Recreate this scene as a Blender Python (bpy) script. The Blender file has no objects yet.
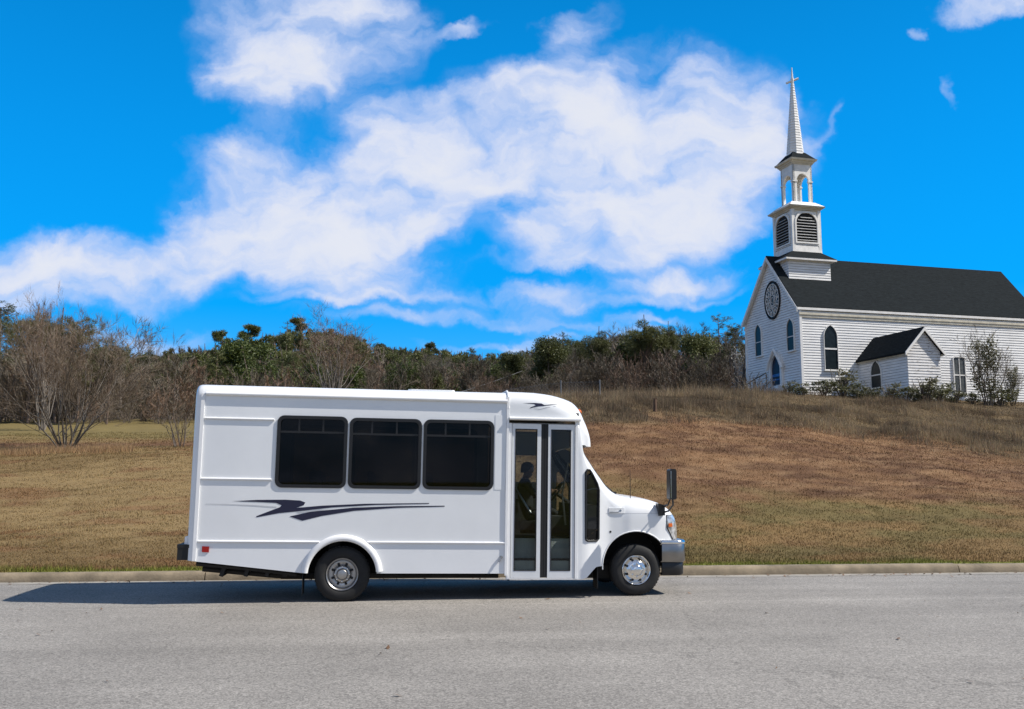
import bpy, bmesh, math, random
import numpy as np
from mathutils import Vector, Matrix, Euler
from mathutils.bvhtree import BVHTree
R = math.radians
PI = math.pi
sc = bpy.context.scene
COL = sc.collection

# ------------------------------------------------------------------ camera, sky, sun, exposure
F = 950.0; CZ = 1.65; PITCH = math.atan(125.5 / F)
cam = bpy.data.cameras.new('camera'); camo = bpy.data.objects.new('camera', cam); COL.objects.link(camo)
cam.sensor_width = 36.0; cam.lens = F / 1024 * 36.0; cam.clip_start = 0.1; cam.clip_end = 4000
camo.location = (0, 0, CZ); camo.rotation_euler = (R(90) + PITCH, 0, 0)
sc.camera = camo
SUN_AZ, SUN_EL = R(-7.5), R(47.0)            # azimuth measured from +X
SUN = Vector((math.cos(SUN_EL) * math.cos(SUN_AZ), math.cos(SUN_EL) * math.sin(SUN_AZ), math.sin(SUN_EL)))
sl = bpy.data.lights.new('sun', 'SUN'); sl.energy = 5.0; sl.angle = R(0.53); sl.color = (1.0, 0.945, 0.86)
so = bpy.data.objects.new('sun', sl); COL.objects.link(so)
so.rotation_euler = (-SUN).to_track_quat('-Z', 'Y').to_euler()
sc.view_settings.view_transform = 'Standard'; sc.view_settings.look = 'None'
sc.view_settings.gamma = 1.0; sc.view_settings.exposure = 0.24; sc.view_settings.use_curve_mapping = False

def ray(px, py):
    xc = (px - 512) / F; yc = (354.5 - py) / F
    return np.array([xc, math.cos(PITCH) - yc * math.sin(PITCH), math.sin(PITCH) + yc * math.cos(PITCH)])
def at(px, py, Y):
    r = ray(px, py); return np.array([0, 0, CZ]) + r * (Y / r[1])

def nn(nt, typ, **kw):
    n = nt.nodes.new(typ)
    for k, v in kw.items():
        if k.startswith('_'): n.inputs[k[1:]].default_value = v
        else: setattr(n, k, v)
    return n
def make_world():
    w = bpy.data.worlds.new('World'); sc.world = w; w.use_nodes = True
    nt = w.node_tree; nt.nodes.clear(); L = nt.links.new
    out = nn(nt, 'ShaderNodeOutputWorld')
    sky = nn(nt, 'ShaderNodeTexSky', sky_type='NISHITA', sun_disc=False)
    sky.sun_elevation = SUN_EL; sky.sun_rotation = math.atan2(SUN.x, SUN.y)
    sky.air_density = 1.0; sky.dust_density = 0.25; sky.ozone_density = 3.0
    hs = nn(nt, 'ShaderNodeHueSaturation'); hs.inputs['Saturation'].default_value = 1.75; hs.inputs['Value'].default_value = 1.12; hs.inputs['Hue'].default_value = 0.492
    L(sky.outputs[0], hs.inputs['Color'])
    az = nn(nt, 'ShaderNodeMix', data_type='RGBA'); az.inputs['Factor'].default_value = .72; L(hs.outputs[0], az.inputs['A']); az.inputs['B'].default_value = (.02, 1.72, 5.0, 1)
    bg = nn(nt, 'ShaderNodeBackground'); bg.inputs[1].default_value = 0.15; zd = nn(nt, 'ShaderNodeMapRange', interpolation_type='SMOOTHSTEP'); sp0 = nn(nt, 'ShaderNodeSeparateXYZ'); tc0 = nn(nt, 'ShaderNodeTexCoord'); L(tc0.outputs['Generated'], sp0.inputs[0]); L(sp0.outputs[2], zd.inputs[0])
    zd.inputs[1].default_value = .20; zd.inputs[2].default_value = .95; zd.inputs[3].default_value = 1.06; zd.inputs[4].default_value = .20
    zy = nn(nt, 'ShaderNodeMapRange', interpolation_type='SMOOTHSTEP'); L(sp0.outputs[1], zy.inputs[0]); zy.inputs[1].default_value = .35; zy.inputs[2].default_value = -.3; zy.inputs[3].default_value = 1; zy.inputs[4].default_value = .5
    zz = nn(nt, 'ShaderNodeMath', operation='MULTIPLY'); L(zd.outputs[0], zz.inputs[0]); L(zy.outputs[0], zz.inputs[1])
    zs = nn(nt, 'ShaderNodeVectorMath', operation='SCALE'); L(az.outputs['Result'], zs.inputs[0]); L(zz.outputs[0], zs.inputs['Scale']); L(zs.outputs[0], bg.inputs[0])
    tc = nn(nt, 'ShaderNodeTexCoord'); sp = nn(nt, 'ShaderNodeSeparateXYZ'); L(tc.outputs['Generated'], sp.inputs[0])
    ay = nn(nt, 'ShaderNodeMath', operation='ABSOLUTE'); L(sp.outputs[1], ay.inputs[0])
    mx = nn(nt, 'ShaderNodeMath', operation='MAXIMUM'); L(ay.outputs[0], mx.inputs[0]); mx.inputs[1].default_value = 0.08
    du = nn(nt, 'ShaderNodeMath', operation='DIVIDE'); L(sp.outputs[0], du.inputs[0]); L(mx.outputs[0], du.inputs[1])
    dv = nn(nt, 'ShaderNodeMath', operation='DIVIDE'); L(sp.outputs[2], dv.inputs[0]); L(mx.outputs[0], dv.inputs[1])
    uv = nn(nt, 'ShaderNodeCombineXYZ'); L(du.outputs[0], uv.inputs[0]); L(dv.outputs[0], uv.inputs[1])
    # warp the cloud plane so that edges billow
    nw = nn(nt, 'ShaderNodeTexNoise'); nw.inputs['Scale'].default_value = 9; nw.inputs['Detail'].default_value = 6; nw.inputs['Roughness'].default_value = 0.56
    L(uv.outputs[0], nw.inputs['Vector'])
    ws = nn(nt, 'ShaderNodeVectorMath', operation='SUBTRACT'); L(nw.outputs['Color'], ws.inputs[0]); ws.inputs[1].default_value = (.5, .5, .5)
    wm = nn(nt, 'ShaderNodeVectorMath', operation='MULTIPLY_ADD'); L(ws.outputs[0], wm.inputs[0]); wm.inputs[1].default_value = (.15, .11, 0); L(uv.outputs[0], wm.inputs[2])
    blobs = [  # image-plane bearing of each cloud: px, py, rx, ry, tilt, weight
        (305, 40, 110, 66, 0, 1.2), (270, 75, 70, 40, 0, .6), (360, 15, 60, 40, 0, .7),
        (245, 150, 62, 26, 15, .85), (330, 205, 155, 66, 12, 1.45), (300, 236, 130, 34, 0, 1.0), (430, 165, 125, 66, 25, 1.25), (250, 212, 70, 40, 10, .7),
        (500, 135, 130, 52, 22, 1.0), (620, 105, 140, 58, 14, 1.15), (650, 165, 130, 62, 22, 1.1),
        (720, 135, 90, 62, 0, 1.15), (600, 215, 105, 48, 10, 1.2), (700, 220, 85, 32, 0, 1.0), (660, 200, 90, 50, 0, .6), (560, 245, 50, 22, 0, .5),
        (25, 262, 95, 34, 0, 1.0), (135, 268, 95, 34, -4, 1.0), (215, 250, 60, 30, 20, .7),
        (365, 282, 90, 20, 5, .75), (575, 28, 48, 26, 25, .75), (458, 32, 36, 9, 8, .55), (410, 100, 60, 18, 10, .5),
        (560, 292, 190, 12, 2, .55), (690, 274, 95, 14, 4, .65), (470, 318, 170, 11, 0, .48), (600, 258, 130, 10, 5, .5), (640, 300, 120, 7, 3, .45), (330, 300, 90, 8, 3, .5), (600, 322, 110, 6, 2, .4), (60, 300, 110, 14, 0, .7),
        (995, 6, 60, 16, 0, .95), (830, 122, 22, 8, 40, .55), (806, 142, 18, 18, 0, .45), (945, 90, 10, 14, 0, .5), (916, 28, 10, 10, 0, .45),
        (140, 340, 75, 17, 0, .85), (535, 346, 38, 12, 15, .8), (455, 352, 60, 7, 0, .4), (620, 335, 80, 8, 0, .4)]
    acc = None
    for (px, py, rx, ry, rot, wt) in blobs:
        d = ray(px, py)
        mp = nn(nt, 'ShaderNodeMapping', vector_type='TEXTURE')
        mp.inputs['Location'].default_value = (d[0] / d[1], d[2] / d[1], 0)
        mp.inputs['Rotation'].default_value = (0, 0, R(rot)); mp.inputs['Scale'].default_value = (rx / F, ry / F * 1.06, 1)
        L(wm.outputs[0], mp.inputs['Vector'])
        ln = nn(nt, 'ShaderNodeVectorMath', operation='LENGTH'); L(mp.outputs[0], ln.inputs[0])
        mr = nn(nt, 'ShaderNodeMapRange', interpolation_type='SMOOTHSTEP'); L(ln.outputs['Value'], mr.inputs[0])
        mr.inputs[1].default_value = 1.45; mr.inputs[2].default_value = 0.15; mr.inputs[3].default_value = 0; mr.inputs[4].default_value = wt * .86
        if acc is None: acc = mr.outputs[0]
        else:
            a = nn(nt, 'ShaderNodeMath', operation='ADD'); L(acc, a.inputs[0]); L(mr.outputs[0], a.inputs[1]); acc = a.outputs[0]
    # streaky fine detail
    mp2 = nn(nt, 'ShaderNodeMapping'); mp2.inputs['Scale'].default_value = (1, 1.7, 1); L(wm.outputs[0], mp2.inputs[0])
    nz = nn(nt, 'ShaderNodeTexNoise'); nz.inputs['Scale'].default_value = 8.5; nz.inputs['Detail'].default_value = 9; nz.inputs['Roughness'].default_value = .54
    L(mp2.outputs[0], nz.inputs['Vector'])
    md = nn(nt, 'ShaderNodeMapRange'); L(nz.outputs['Fac'], md.inputs[0]); md.inputs[1].default_value = .3; md.inputs[2].default_value = .7; md.inputs[3].default_value = -.44; md.inputs[4].default_value = .36
    # broken cloud cover added out of view, overhead and behind, to whiten the fill
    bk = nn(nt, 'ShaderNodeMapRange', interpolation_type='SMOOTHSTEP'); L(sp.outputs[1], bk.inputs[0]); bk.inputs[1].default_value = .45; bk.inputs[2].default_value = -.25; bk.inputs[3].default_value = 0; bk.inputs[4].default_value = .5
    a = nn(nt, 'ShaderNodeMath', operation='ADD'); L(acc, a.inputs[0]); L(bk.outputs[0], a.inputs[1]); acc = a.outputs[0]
    for _k in ('soft',):
        e1 = nn(nt, 'ShaderNodeMath', operation='MULTIPLY'); L(acc, e1.inputs[0]); e1.inputs[1].default_value = -1.55
        e2 = nn(nt, 'ShaderNodeMath', operation='EXPONENT'); L(e1.outputs[0], e2.inputs[0])
        e3 = nn(nt, 'ShaderNodeMath', operation='SUBTRACT'); e3.inputs[0].default_value = 1.0; L(e2.outputs[0], e3.inputs[1]); acc = e3.outputs[0]
    ka = nn(nt, 'ShaderNodeMapRange', interpolation_type='SMOOTHSTEP'); L(acc, ka.inputs[0]); ka.inputs[1].default_value = 0; ka.inputs[2].default_value = .45; ka.inputs[3].default_value = .03
    kn = nn(nt, 'ShaderNodeMath', operation='MULTIPLY'); L(md.outputs[0], kn.inputs[0]); L(ka.outputs[0], kn.inputs[1])
    den = nn(nt, 'ShaderNodeMath', operation='ADD'); L(acc, den.inputs[0]); L(kn.outputs[0], den.inputs[1])
    al = nn(nt, 'ShaderNodeMapRange', interpolation_type='SMOOTHSTEP'); L(den.outputs[0], al.inputs[0]); al.inputs[1].default_value = .06; al.inputs[2].default_value = .98; al.inputs[4].default_value = .95
    cr = nn(nt, 'ShaderNodeMapRange', interpolation_type='SMOOTHSTEP'); L(den.outputs[0], cr.inputs[0]); cr.inputs[1].default_value = .42; cr.inputs[2].default_value = 1.2
    cm = nn(nt, 'ShaderNodeMix', data_type='RGBA'); L(cr.outputs[0], cm.inputs['Factor']); cm.inputs['A'].default_value = (.47, .56, .80, 1); cm.inputs['B'].default_value = (.69, .705, .765, 1)
    cb = nn(nt, 'ShaderNodeBackground'); L(cm.outputs['Result'], cb.inputs[0]); cb.inputs[1].default_value = 1.0
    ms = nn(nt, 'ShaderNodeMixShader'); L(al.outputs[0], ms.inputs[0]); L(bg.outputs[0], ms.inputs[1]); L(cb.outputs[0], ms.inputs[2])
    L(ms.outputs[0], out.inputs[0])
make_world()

# ------------------------------------------------------------------ materials
def newmat(name):
    m = bpy.data.materials.new(name); m.use_nodes = True
    return m, m.node_tree, m.node_tree.nodes['Principled BSDF']
def paint(name, col, rough=.5, metal=0.0, var=.10, scale=4.0, bump=0.0, bscale=40.0, coat=0.0, island=0.0, trans=0.0, streak=None, spec=None):
    m, nt, b = newmat(name); L = nt.links.new
    if spec is not None: b.inputs['Specular IOR Level'].default_value = spec
    tc = nn(nt, 'ShaderNodeTexCoord')
    nz = nn(nt, 'ShaderNodeTexNoise'); nz.inputs['Scale'].default_value = scale; nz.inputs['Detail'].default_value = 6; nz.inputs['Roughness'].default_value = .6
    if streak:
        mp = nn(nt, 'ShaderNodeMapping'); mp.inputs['Scale'].default_value = streak; L(tc.outputs['Object'], mp.inputs[0]); L(mp.outputs[0], nz.inputs['Vector'])
    else: L(tc.outputs['Object'], nz.inputs['Vector'])
    mr = nn(nt, 'ShaderNodeMapRange'); L(nz.outputs['Fac'], mr.inputs[0]); mr.inputs[1].default_value = .3; mr.inputs[2].default_value = .7
    mr.inputs[3].default_value = 1 - var; mr.inputs[4].default_value = 1 + var
    val = mr.outputs[0]
    if island:
        g = nn(nt, 'ShaderNodeNewGeometry'); m2 = nn(nt, 'ShaderNodeMapRange'); L(g.outputs['Random Per Island'], m2.inputs[0]); m2.inputs[3].default_value = 1 - island; m2.inputs[4].default_value = 1 + island
        mm = nn(nt, 'ShaderNodeMath', operation='MULTIPLY'); L(val, mm.inputs[0]); L(m2.outputs[0], mm.inputs[1]); val = mm.outputs[0]
    vm = nn(nt, 'ShaderNodeVectorMath', operation='SCALE'); vm.inputs[0].default_value = col; L(val, vm.inputs['Scale'])
    L(vm.outputs[0], b.inputs['Base Color'])
    b.inputs['Roughness'].default_value = rough; b.inputs['Metallic'].default_value = metal
    if coat: b.inputs['Coat Weight'].default_value = coat; b.inputs['Coat Roughness'].default_value = .06
    if bump:
        n2 = nn(nt, 'ShaderNodeTexNoise'); n2.inputs['Scale'].default_value = bscale; n2.inputs['Detail'].default_value = 4; L(tc.outputs['Object'], n2.inputs['Vector'])
        bp = nn(nt, 'ShaderNodeBump'); bp.inputs['Strength'].default_value = bump; bp.inputs['Distance'].default_value = .02; L(n2.outputs['Fac'], bp.inputs['Height']); L(bp.outputs[0], b.inputs['Normal'])
    return m
def glass(name, tint, spec=1.0, rough=.02):
    m, nt, b = newmat(name); L = nt.links.new; nt.nodes.remove(b)
    out = nt.nodes['Material Output']
    t = nn(nt, 'ShaderNodeBsdfTransparent'); t.inputs[0].default_value = (*tint, 1)
    g = nn(nt, 'ShaderNodeBsdfGlossy'); g.inputs['Roughness'].default_value = rough; g.inputs[0].default_value = (spec, spec, spec, 1)
    fr = nn(nt, 'ShaderNodeFresnel'); fr.inputs[0].default_value = 1.45
    mx = nn(nt, 'ShaderNodeMixShader'); L(fr.outputs[0], mx.inputs[0]); L(t.outputs[0], mx.inputs[1]); L(g.outputs[0], mx.inputs[2]); L(mx.outputs[0], out.inputs[0])
    return m
def foliage(name, col, col2, island=.35, trans=.25):
    m, nt, b = newmat(name); L = nt.links.new
    g = nn(nt, 'ShaderNodeNewGeometry'); tc = nn(nt, 'ShaderNodeTexCoord')
    nz = nn(nt, 'ShaderNodeTexNoise'); nz.inputs['Scale'].default_value = .6; nz.inputs['Detail'].default_value = 3; L(tc.outputs['Object'], nz.inputs['Vector'])
    oi = nn(nt, 'ShaderNodeObjectInfo')
    a = nn(nt, 'ShaderNodeMath', operation='MULTIPLY_ADD'); L(g.outputs['Random Per Island'], a.inputs[0]); a.inputs[1].default_value = .55; 
    s = nn(nt, 'ShaderNodeMapRange'); L(nz.outputs['Fac'], s.inputs[0]); s.inputs[1].default_value = .3; s.inputs[2].default_value = .7; s.inputs[4].default_value = .5; L(s.outputs[0], a.inputs[2])
    mx = nn(nt, 'ShaderNodeMix', data_type='RGBA'); L(a.outputs[0], mx.inputs['Factor']); mx.inputs['A'].default_value = (*col, 1); mx.inputs['B'].default_value = (*col2, 1)
    r2 = nn(nt, 'ShaderNodeMapRange'); L(oi.outputs['Random'], r2.inputs[0]); r2.inputs[3].default_value = .75; r2.inputs[4].default_value = 1.25
    vm = nn(nt, 'ShaderNodeVectorMath', operation='SCALE'); L(mx.outputs['Result'], vm.inputs[0]); L(r2.outputs[0], vm.inputs['Scale'])
    L(vm.outputs[0], b.inputs['Base Color']); b.inputs['Roughness'].default_value = .6
    if trans:
        out = nt.nodes['Material Output']; tr = nn(nt, 'ShaderNodeBsdfTranslucent'); L(vm.outputs[0], tr.inputs[0])
        ms = nn(nt, 'ShaderNodeMixShader'); ms.inputs[0].default_value = trans; L(b.outputs[0], ms.inputs[1]); L(tr.outputs[0], ms.inputs[2]); L(ms.outputs[0], out.inputs[0])
    return m

M = {}
M['white'] = paint('white_gloss_paint', (.79, .80, .81), .28, 0, .03, 1.5, coat=.5, bump=.06, bscale=2.2)
M['trimwhite'] = paint('white_trim_paint', (.82, .82, .82), .35, 0, .03, 6)
M['black'] = paint('black_rubber', (.006, .006, .0065), .6, 0, .2, 20)
M['blackplastic'] = paint('black_plastic', (.009, .009, .010), .42, 0, .15, 10)
M['tyre'] = paint('tyre_rubber', (.012, .012, .012), .8, 0, .3, 9, bump=.1, bscale=60)
M['chrome'] = paint('chrome', (.80, .79, .77), .12, 1, .06, 8)
M['steel'] = paint('dull_steel', (.42, .41, .40), .33, 1, .15, 10)
M['gunmetal'] = paint('dull_chrome', (.30, .29, .28), .28, 1, .1, 8)
M['darkmetal'] = paint('dark_chassis_metal', (.02, .018, .016), .7, .3, .3, 8)
M['alu'] = paint('aluminium_frame', (.70, .71, .72), .4, 0, .04, 6)
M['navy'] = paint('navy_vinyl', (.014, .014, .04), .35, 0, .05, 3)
M['greyvinyl'] = paint('grey_vinyl', (.50, .51, .53), .4, 0, .05, 3)
M['red'] = paint('red_lens', (.32, .008, .008), .15, 0, .1, 20, coat=.5)
M['amber'] = paint('amber_lens', (.60, .12, .015), .2, 0, .1, 20, coat=.5)
M['lens'] = paint('headlight_lens', (.60, .60, .60), .15, .6, .6, 22)
M['tint'] = glass('dark_tinted_glass', (.27, .26, .225), .45)
M['doorglass'] = glass('door_glass', (.70, .73, .72), .5)
M['clear'] = glass('clear_glass', (.88, .90, .89), .4)
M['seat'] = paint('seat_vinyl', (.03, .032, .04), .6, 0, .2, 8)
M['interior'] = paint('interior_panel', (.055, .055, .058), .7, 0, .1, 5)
M['stepwhite'] = paint('step_panel', (.82, .85, .83), .5, 0, .08, 9)
M['skin'] = paint('skin', (.42, .24, .16), .5, 0, .05, 20)
M['hair'] = paint('dark_hair', (.012, .009, .007), .6, 0, .2, 60)
M['cloth'] = paint('dark_cloth', (.018, .019, .024), .85, 0, .2, 30)

# ------------------------------------------------------------------ object helpers
def tag(o, label=None, cat=None, group=None, kind=None):
    if label: o['label'] = label
    if cat: o['category'] = cat
    if group: o['group'] = group
    if kind: o['kind'] = kind
    return o
def empty(name, loc=(0, 0, 0), rz=0.0, label=None, cat=None, group=None):
    o = bpy.data.objects.new(name, None); COL.objects.link(o); o.location = loc; o.rotation_euler = (0, 0, rz); o.empty_display_size = .2
    return tag(o, label, cat, group)
class MB:
    def __init__(s): s.v = []; s.f = []; s.m = []; s.n = 0
    def add(s, verts, faces, mi=0):
        b = s.n; s.v.extend([tuple(p) for p in verts]); s.n += len(verts)
        s.f.extend([tuple(i + b for i in f) for f in faces]); s.m.extend([mi] * len(faces))
    def box(s, a, b, mi=0, rot=None, piv=None):
        x0, y0, z0 = a; x1, y1, z1 = b
        vs = [Vector(p) for p in ((x0, y0, z0), (x1, y0, z0), (x1, y1, z0), (x0, y1, z0), (x0, y0, z1), (x1, y0, z1), (x1, y1, z1), (x0, y1, z1))]
        if rot is not None:
            c = Vector(piv) if piv is not None else sum(vs, Vector()) / 8
            vs = [c + rot @ (v - c) for v in vs]
        s.add(vs, [(0, 3, 2, 1), (4, 5, 6, 7), (0, 1, 5, 4), (1, 2, 6, 5), (2, 3, 7, 6), (3, 0, 4, 7)], mi)
    def tube(s, pts, rad, sides=6, mi=0, cap=True):
        pts = [Vector(p) for p in pts]; n = len(pts)
        if not hasattr(rad, '__len__'): rad = [rad] * n
        vs = []; ref = None
        for i, p in enumerate(pts):
            d = (pts[min(i + 1, n - 1)] - pts[max(i - 1, 0)]).normalized()
            if ref is None:
                ref = d.orthogonal().normalized()
            u = (ref - d * ref.dot(d)); u = u.normalized() if u.length > 1e-6 else d.orthogonal().normalized(); ref = u; w = d.cross(u)
            for k in range(sides):
                a = 2 * PI * k / sides; vs.append(p + (u * math.cos(a) + w * math.sin(a)) * rad[i])
        fs = [(i * sides + k, i * sides + (k + 1) % sides, (i + 1) * sides + (k + 1) % sides, (i + 1) * sides + k) for i in range(n - 1) for k in range(sides)]
        if cap: fs += [tuple(range(sides))[::-1], tuple((n - 1) * sides + k for k in range(sides))]
        s.add(vs, fs, mi)
    def prism(s, pts, O, ax, ay, depth, mi=0):
        O = Vector(O); ax = Vector(ax); ay = Vector(ay); nz = ax.cross(ay).normalized(); n = len(pts)
        lo = [O + ax * p[0] + ay * p[1] for p in pts]; hi = [p + nz * depth for p in lo]
        fs = [tuple(range(n))[::-1], tuple(range(n, 2 * n))] + [(i, (i + 1) % n, n + (i + 1) % n, n + i) for i in range(n)]
        s.add(lo + hi, fs, mi)
    def ring(s, outer, inner, O, ax, ay, depth, mi=0):
        O = Vector(O); ax = Vector(ax); ay = Vector(ay); nz = ax.cross(ay).normalized(); n = len(outer)
        P = [O + ax * p[0] + ay * p[1] for p in outer] + [O + ax * p[0] + ay * p[1] for p in inner]
        P = P + [p + nz * depth for p in P]; fs = []
        for i in range(n):
            j = (i + 1) % n
            fs += [(i, n + i, n + j, j), (2 * n + i, 2 * n + j, 3 * n + j, 3 * n + i), (i, j, 2 * n + j, 2 * n + i), (n + i, 3 * n + i, 3 * n + j, n + j)]
        s.add(P, fs, mi)
    def lathe(s, prof, O, axis, segs=32, mi=0, closed=False):
        O = Vector(O); axis = Vector(axis).normalized(); u = axis.orthogonal().normalized(); w = axis.cross(u); n = len(prof); vs = []
        for k in range(segs):
            a = 2 * PI * k / segs; d = u * math.cos(a) + w * math.sin(a)
            for (r, h) in prof: vs.append(O + axis * h + d * r)
        m = n if closed else n - 1
        fs = [(k * n + i, ((k + 1) % segs) * n + i, ((k + 1) % segs) * n + (i + 1) % n, k * n + (i + 1) % n) for k in range(segs) for i in range(m)]
        s.add(vs, fs, mi)
    def mesh(s, name, mats, smooth=None, fix=True):
        me = bpy.data.meshes.new(name); me.from_pydata(s.v, [], s.f); 
        for m in (mats if isinstance(mats, (list, tuple)) else [mats]): me.materials.append(m)
        if any(s.m): me.polygons.foreach_set('material_index', s.m)
        if fix:
            bm = bmesh.new(); bm.from_mesh(me); bmesh.ops.recalc_face_normals(bm, faces=bm.faces); bm.to_mesh(me); bm.free()
        if smooth is not None:
            me.polygons.foreach_set('use_smooth', [True] * len(me.polygons)); me.set_sharp_from_angle(angle=R(smooth))
        me.update(); return me
    def build(s, name, mats, parent=None, smooth=None, fix=True, loc=None):
        o = bpy.data.objects.new(name, s.mesh(name, mats, smooth, fix)); COL.objects.link(o)
        if parent is not None: o.parent = parent
        if loc is not None: o.location = loc
        return o
def copy_tree(o, parent=None):
    c = o.copy(); COL.objects.link(c)
    if parent is not None: c.parent = parent
    for ch in list(o.children): copy_tree(ch, c)
    return c
def bool_cut(o, cutters):
    """subtract each closed MB from the mesh of o"""
    cs = []
    for mb in cutters:
        c = mb.build('cutter', M['white'], o.parent); cs.append(c)
        md = o.modifiers.new('b', 'BOOLEAN'); md.operation = 'DIFFERENCE'; md.solver = 'EXACT'; md.object = c
    bpy.context.view_layer.update(); apply_mods(o)
    for c in cs:
        me = c.data; bpy.data.objects.remove(c); bpy.data.meshes.remove(me)
def apply_mods(o, smooth=None):
    dg = bpy.context.evaluated_depsgraph_get(); dg.update()
    me = bpy.data.meshes.new_from_object(o.evaluated_get(dg)); old = o.data; o.modifiers.clear(); o.data = me
    nm = old.name; bpy.data.meshes.remove(old); me.name = nm
    if smooth is not None:
        me.polygons.foreach_set('use_smooth', [True] * len(me.polygons)); me.set_sharp_from_angle(angle=R(smooth))
def rrect(x0, z0, x1, z1, r, n=5):
    pts = []
    for (cx, cz, a0) in ((x1 - r, z0 + r, -90), (x1 - r, z1 - r, 0), (x0 + r, z1 - r, 90), (x0 + r, z0 + r, 180)):
        for k in range(n + 1):
            a = R(a0 + 90 * k / n); pts.append((cx + r * math.cos(a), cz + r * math.sin(a)))
    return pts

# ------------------------------------------------------------------ numpy noise
_rng = np.random.RandomState(7); _tab = _rng.rand(256, 256)
def vnoise(x, y):
    xi = np.floor(x).astype(int); yi = np.floor(y).astype(int); fx = x - xi; fy = y - yi
    fx = fx * fx * (3 - 2 * fx); fy = fy * fy * (3 - 2 * fy)
    g = lambda a, b: _tab[a & 255, b & 255]
    return (g(xi, yi) * (1 - fx) + g(xi + 1, yi) * fx) * (1 - fy) + (g(xi, yi + 1) * (1 - fx) + g(xi + 1, yi + 1) * fx) * fy
def fbm(x, y, o=4):
    s = 0; a = .5; t = 0
    for i in range(o): s = s + a * vnoise(x * 2 ** i + 17 * i, y * 2 ** i + 31 * i); t += a; a *= .5
    return s / t

# ------------------------------------------------------------------ terrain
RA = math.atan(.102); RU = np.array([math.cos(RA), math.sin(RA)]); RN = np.array([-math.sin(RA), math.cos(RA)])
RO = np.array([-2.86, 16.27])                     # a point on the foot of the far kerb
def road_st(x, y):
    return (x - RO[0]) * RU[0] + (y - RO[1]) * RU[1], (x - RO[0]) * RN[0] + (y - RO[1]) * RN[1]
cols = {   # bearing -> (depth, image row) of the ground surface, taken from the photo's contours
    -500: [(22, .8), (34, 1.6), (50, 3.4), (75, 6.0), (110, 9.0), (200, 15), (320, 30), (430, 42)],
    0: [(20, 546), (28, 503), (37, 470), (46, 452), (60, 436), (75, 424), (105, 416), (200, 408), (320, 392), (430, 384)],
    190: [(20, 543), (28, 498), (37, 466), (46, 450), (60, 435), (75, 424), (105, 414), (200, 402), (320, 382), (430, 372)],
    310: [(20, 542), (28, 492), (37, 460), (46, 443), (60, 430), (75, 418), (105, 406), (200, 392), (320, 364), (430, 350)],
    440: [(20, 541), (28, 480), (36, 436), (44, 414), (55, 410), (75, 408), (105, 402), (200, 396), (320, 380), (430, 373)],
    600: [(20, 538), (28, 468), (36, 420), (42, 402), (48, 397), (60, 398), (80, 398), (110, 396), (200, 396), (320, 386), (430, 382)],
    760: [(20, 538), (28, 474), (36, 434), (44, 410), (50, 397), (56, 394), (64, 397), (80, 402), (110, 400), (200, 396), (320, 388), (430, 384)],
    900: [(20, 538), (28, 480), (37, 443), (46, 416), (52, 401), (58, 396.5), (66, 404), (82, 412), (110, 410), (200, 400), (320, 390), (430, 386)],
    1024: [(20, 538), (29, 482), (39, 446), (48, 420), (55, 404), (61, 401), (68, 407), (84, 415), (110, 410), (200, 400), (320, 390), (430, 386)],
    1600: [(22, 1.0), (34, 3.0), (50, 5.5), (60, 6.6), (84, 7.0), (110, 8.5), (200, 15), (320, 30), (430, 42)]}
def hermite(xs, ys, x):
    xs = np.array(xs, float); ys = np.array(ys, float); d = np.diff(ys) / np.diff(xs)
    m = np.concatenate([[d[0]], np.where(d[1:] * d[:-1] > 0, 2 * d[1:] * d[:-1] / (d[1:] + d[:-1] + 1e-9), 0), [d[-1]]])
    x = np.clip(x, xs[0], xs[-1]); i = np.clip(np.searchsorted(xs, x) - 1, 0, len(xs) - 2); h = xs[i + 1] - xs[i]; t = (x - xs[i]) / h
    return (2 * t**3 - 3 * t**2 + 1) * ys[i] + (t**3 - 2 * t**2 + t) * h * m[i] + (-2 * t**3 + 3 * t**2) * ys[i + 1] + (t**3 - t**2) * h * m[i + 1]
COLT = []; COLP = []
for px, lst in cols.items():
    COLT.append((px - 512) / F)
    P = []
    for (Y, v) in lst: P.append((Y, at(px, v, Y)[2] if v > 60 else v))
    COLP.append(P)
COLT = np.array(COLT)
def terr(x, y, detail=True):
    x = np.asarray(x, float); y = np.asarray(y, float); s, t = road_st(x, y)
    yc = np.maximum(y, 8.0); b = np.clip(x / yc, COLT[0], COLT[-1])
    i = np.clip(np.searchsorted(COLT, b) - 1, 0, len(COLT) - 2); w = (b - COLT[i]) / (COLT[i + 1] - COLT[i]); w = w * w * (3 - 2 * w)
    z = np.zeros_like(x * 1.0)
    allz = []
    yk = RO[1] + x * .102 + .29
    for P in COLP:
        # the profile starts just behind the kerb
        f = np.clip((y - yk) / 60, 0, 1)
        xs = [p[0] for p in P]; ys = [p[1] for p in P]
        zz = hermite([17.2] + xs, [.16] + ys, np.maximum(17.2, y - np.clip(yk - 16.6, -3, 3) * (1 - f)))
        allz.append(zz)
    allz = np.array(allz); ii = np.arange(x.size)
    A = allz.reshape(len(COLP), -1); fi = np.ravel(i); z = A[fi, ii] * (1 - np.ravel(w)) + A[fi + 1, ii] * np.ravel(w); z = z.reshape(x.shape)
    if detail:
        amp = np.clip((t - 1) / 12, 0, 1)
        z = z + (fbm(x * .35, y * .35, 3) - .5) * .22 * amp + (fbm(x * 1.7 + 5, y * 1.7, 2) - .5) * .07 * np.clip((t - .6) / 4, 0, 1)
    z = np.where(t < 1.2, .15 + (z - .15) * np.clip((t - .25) / .95, 0, 1), z)
    z = np.where(t < .2, -.03, z)
    z = np.where(t < -12.93, .12 + .0 * z, z)
    return z
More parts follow.
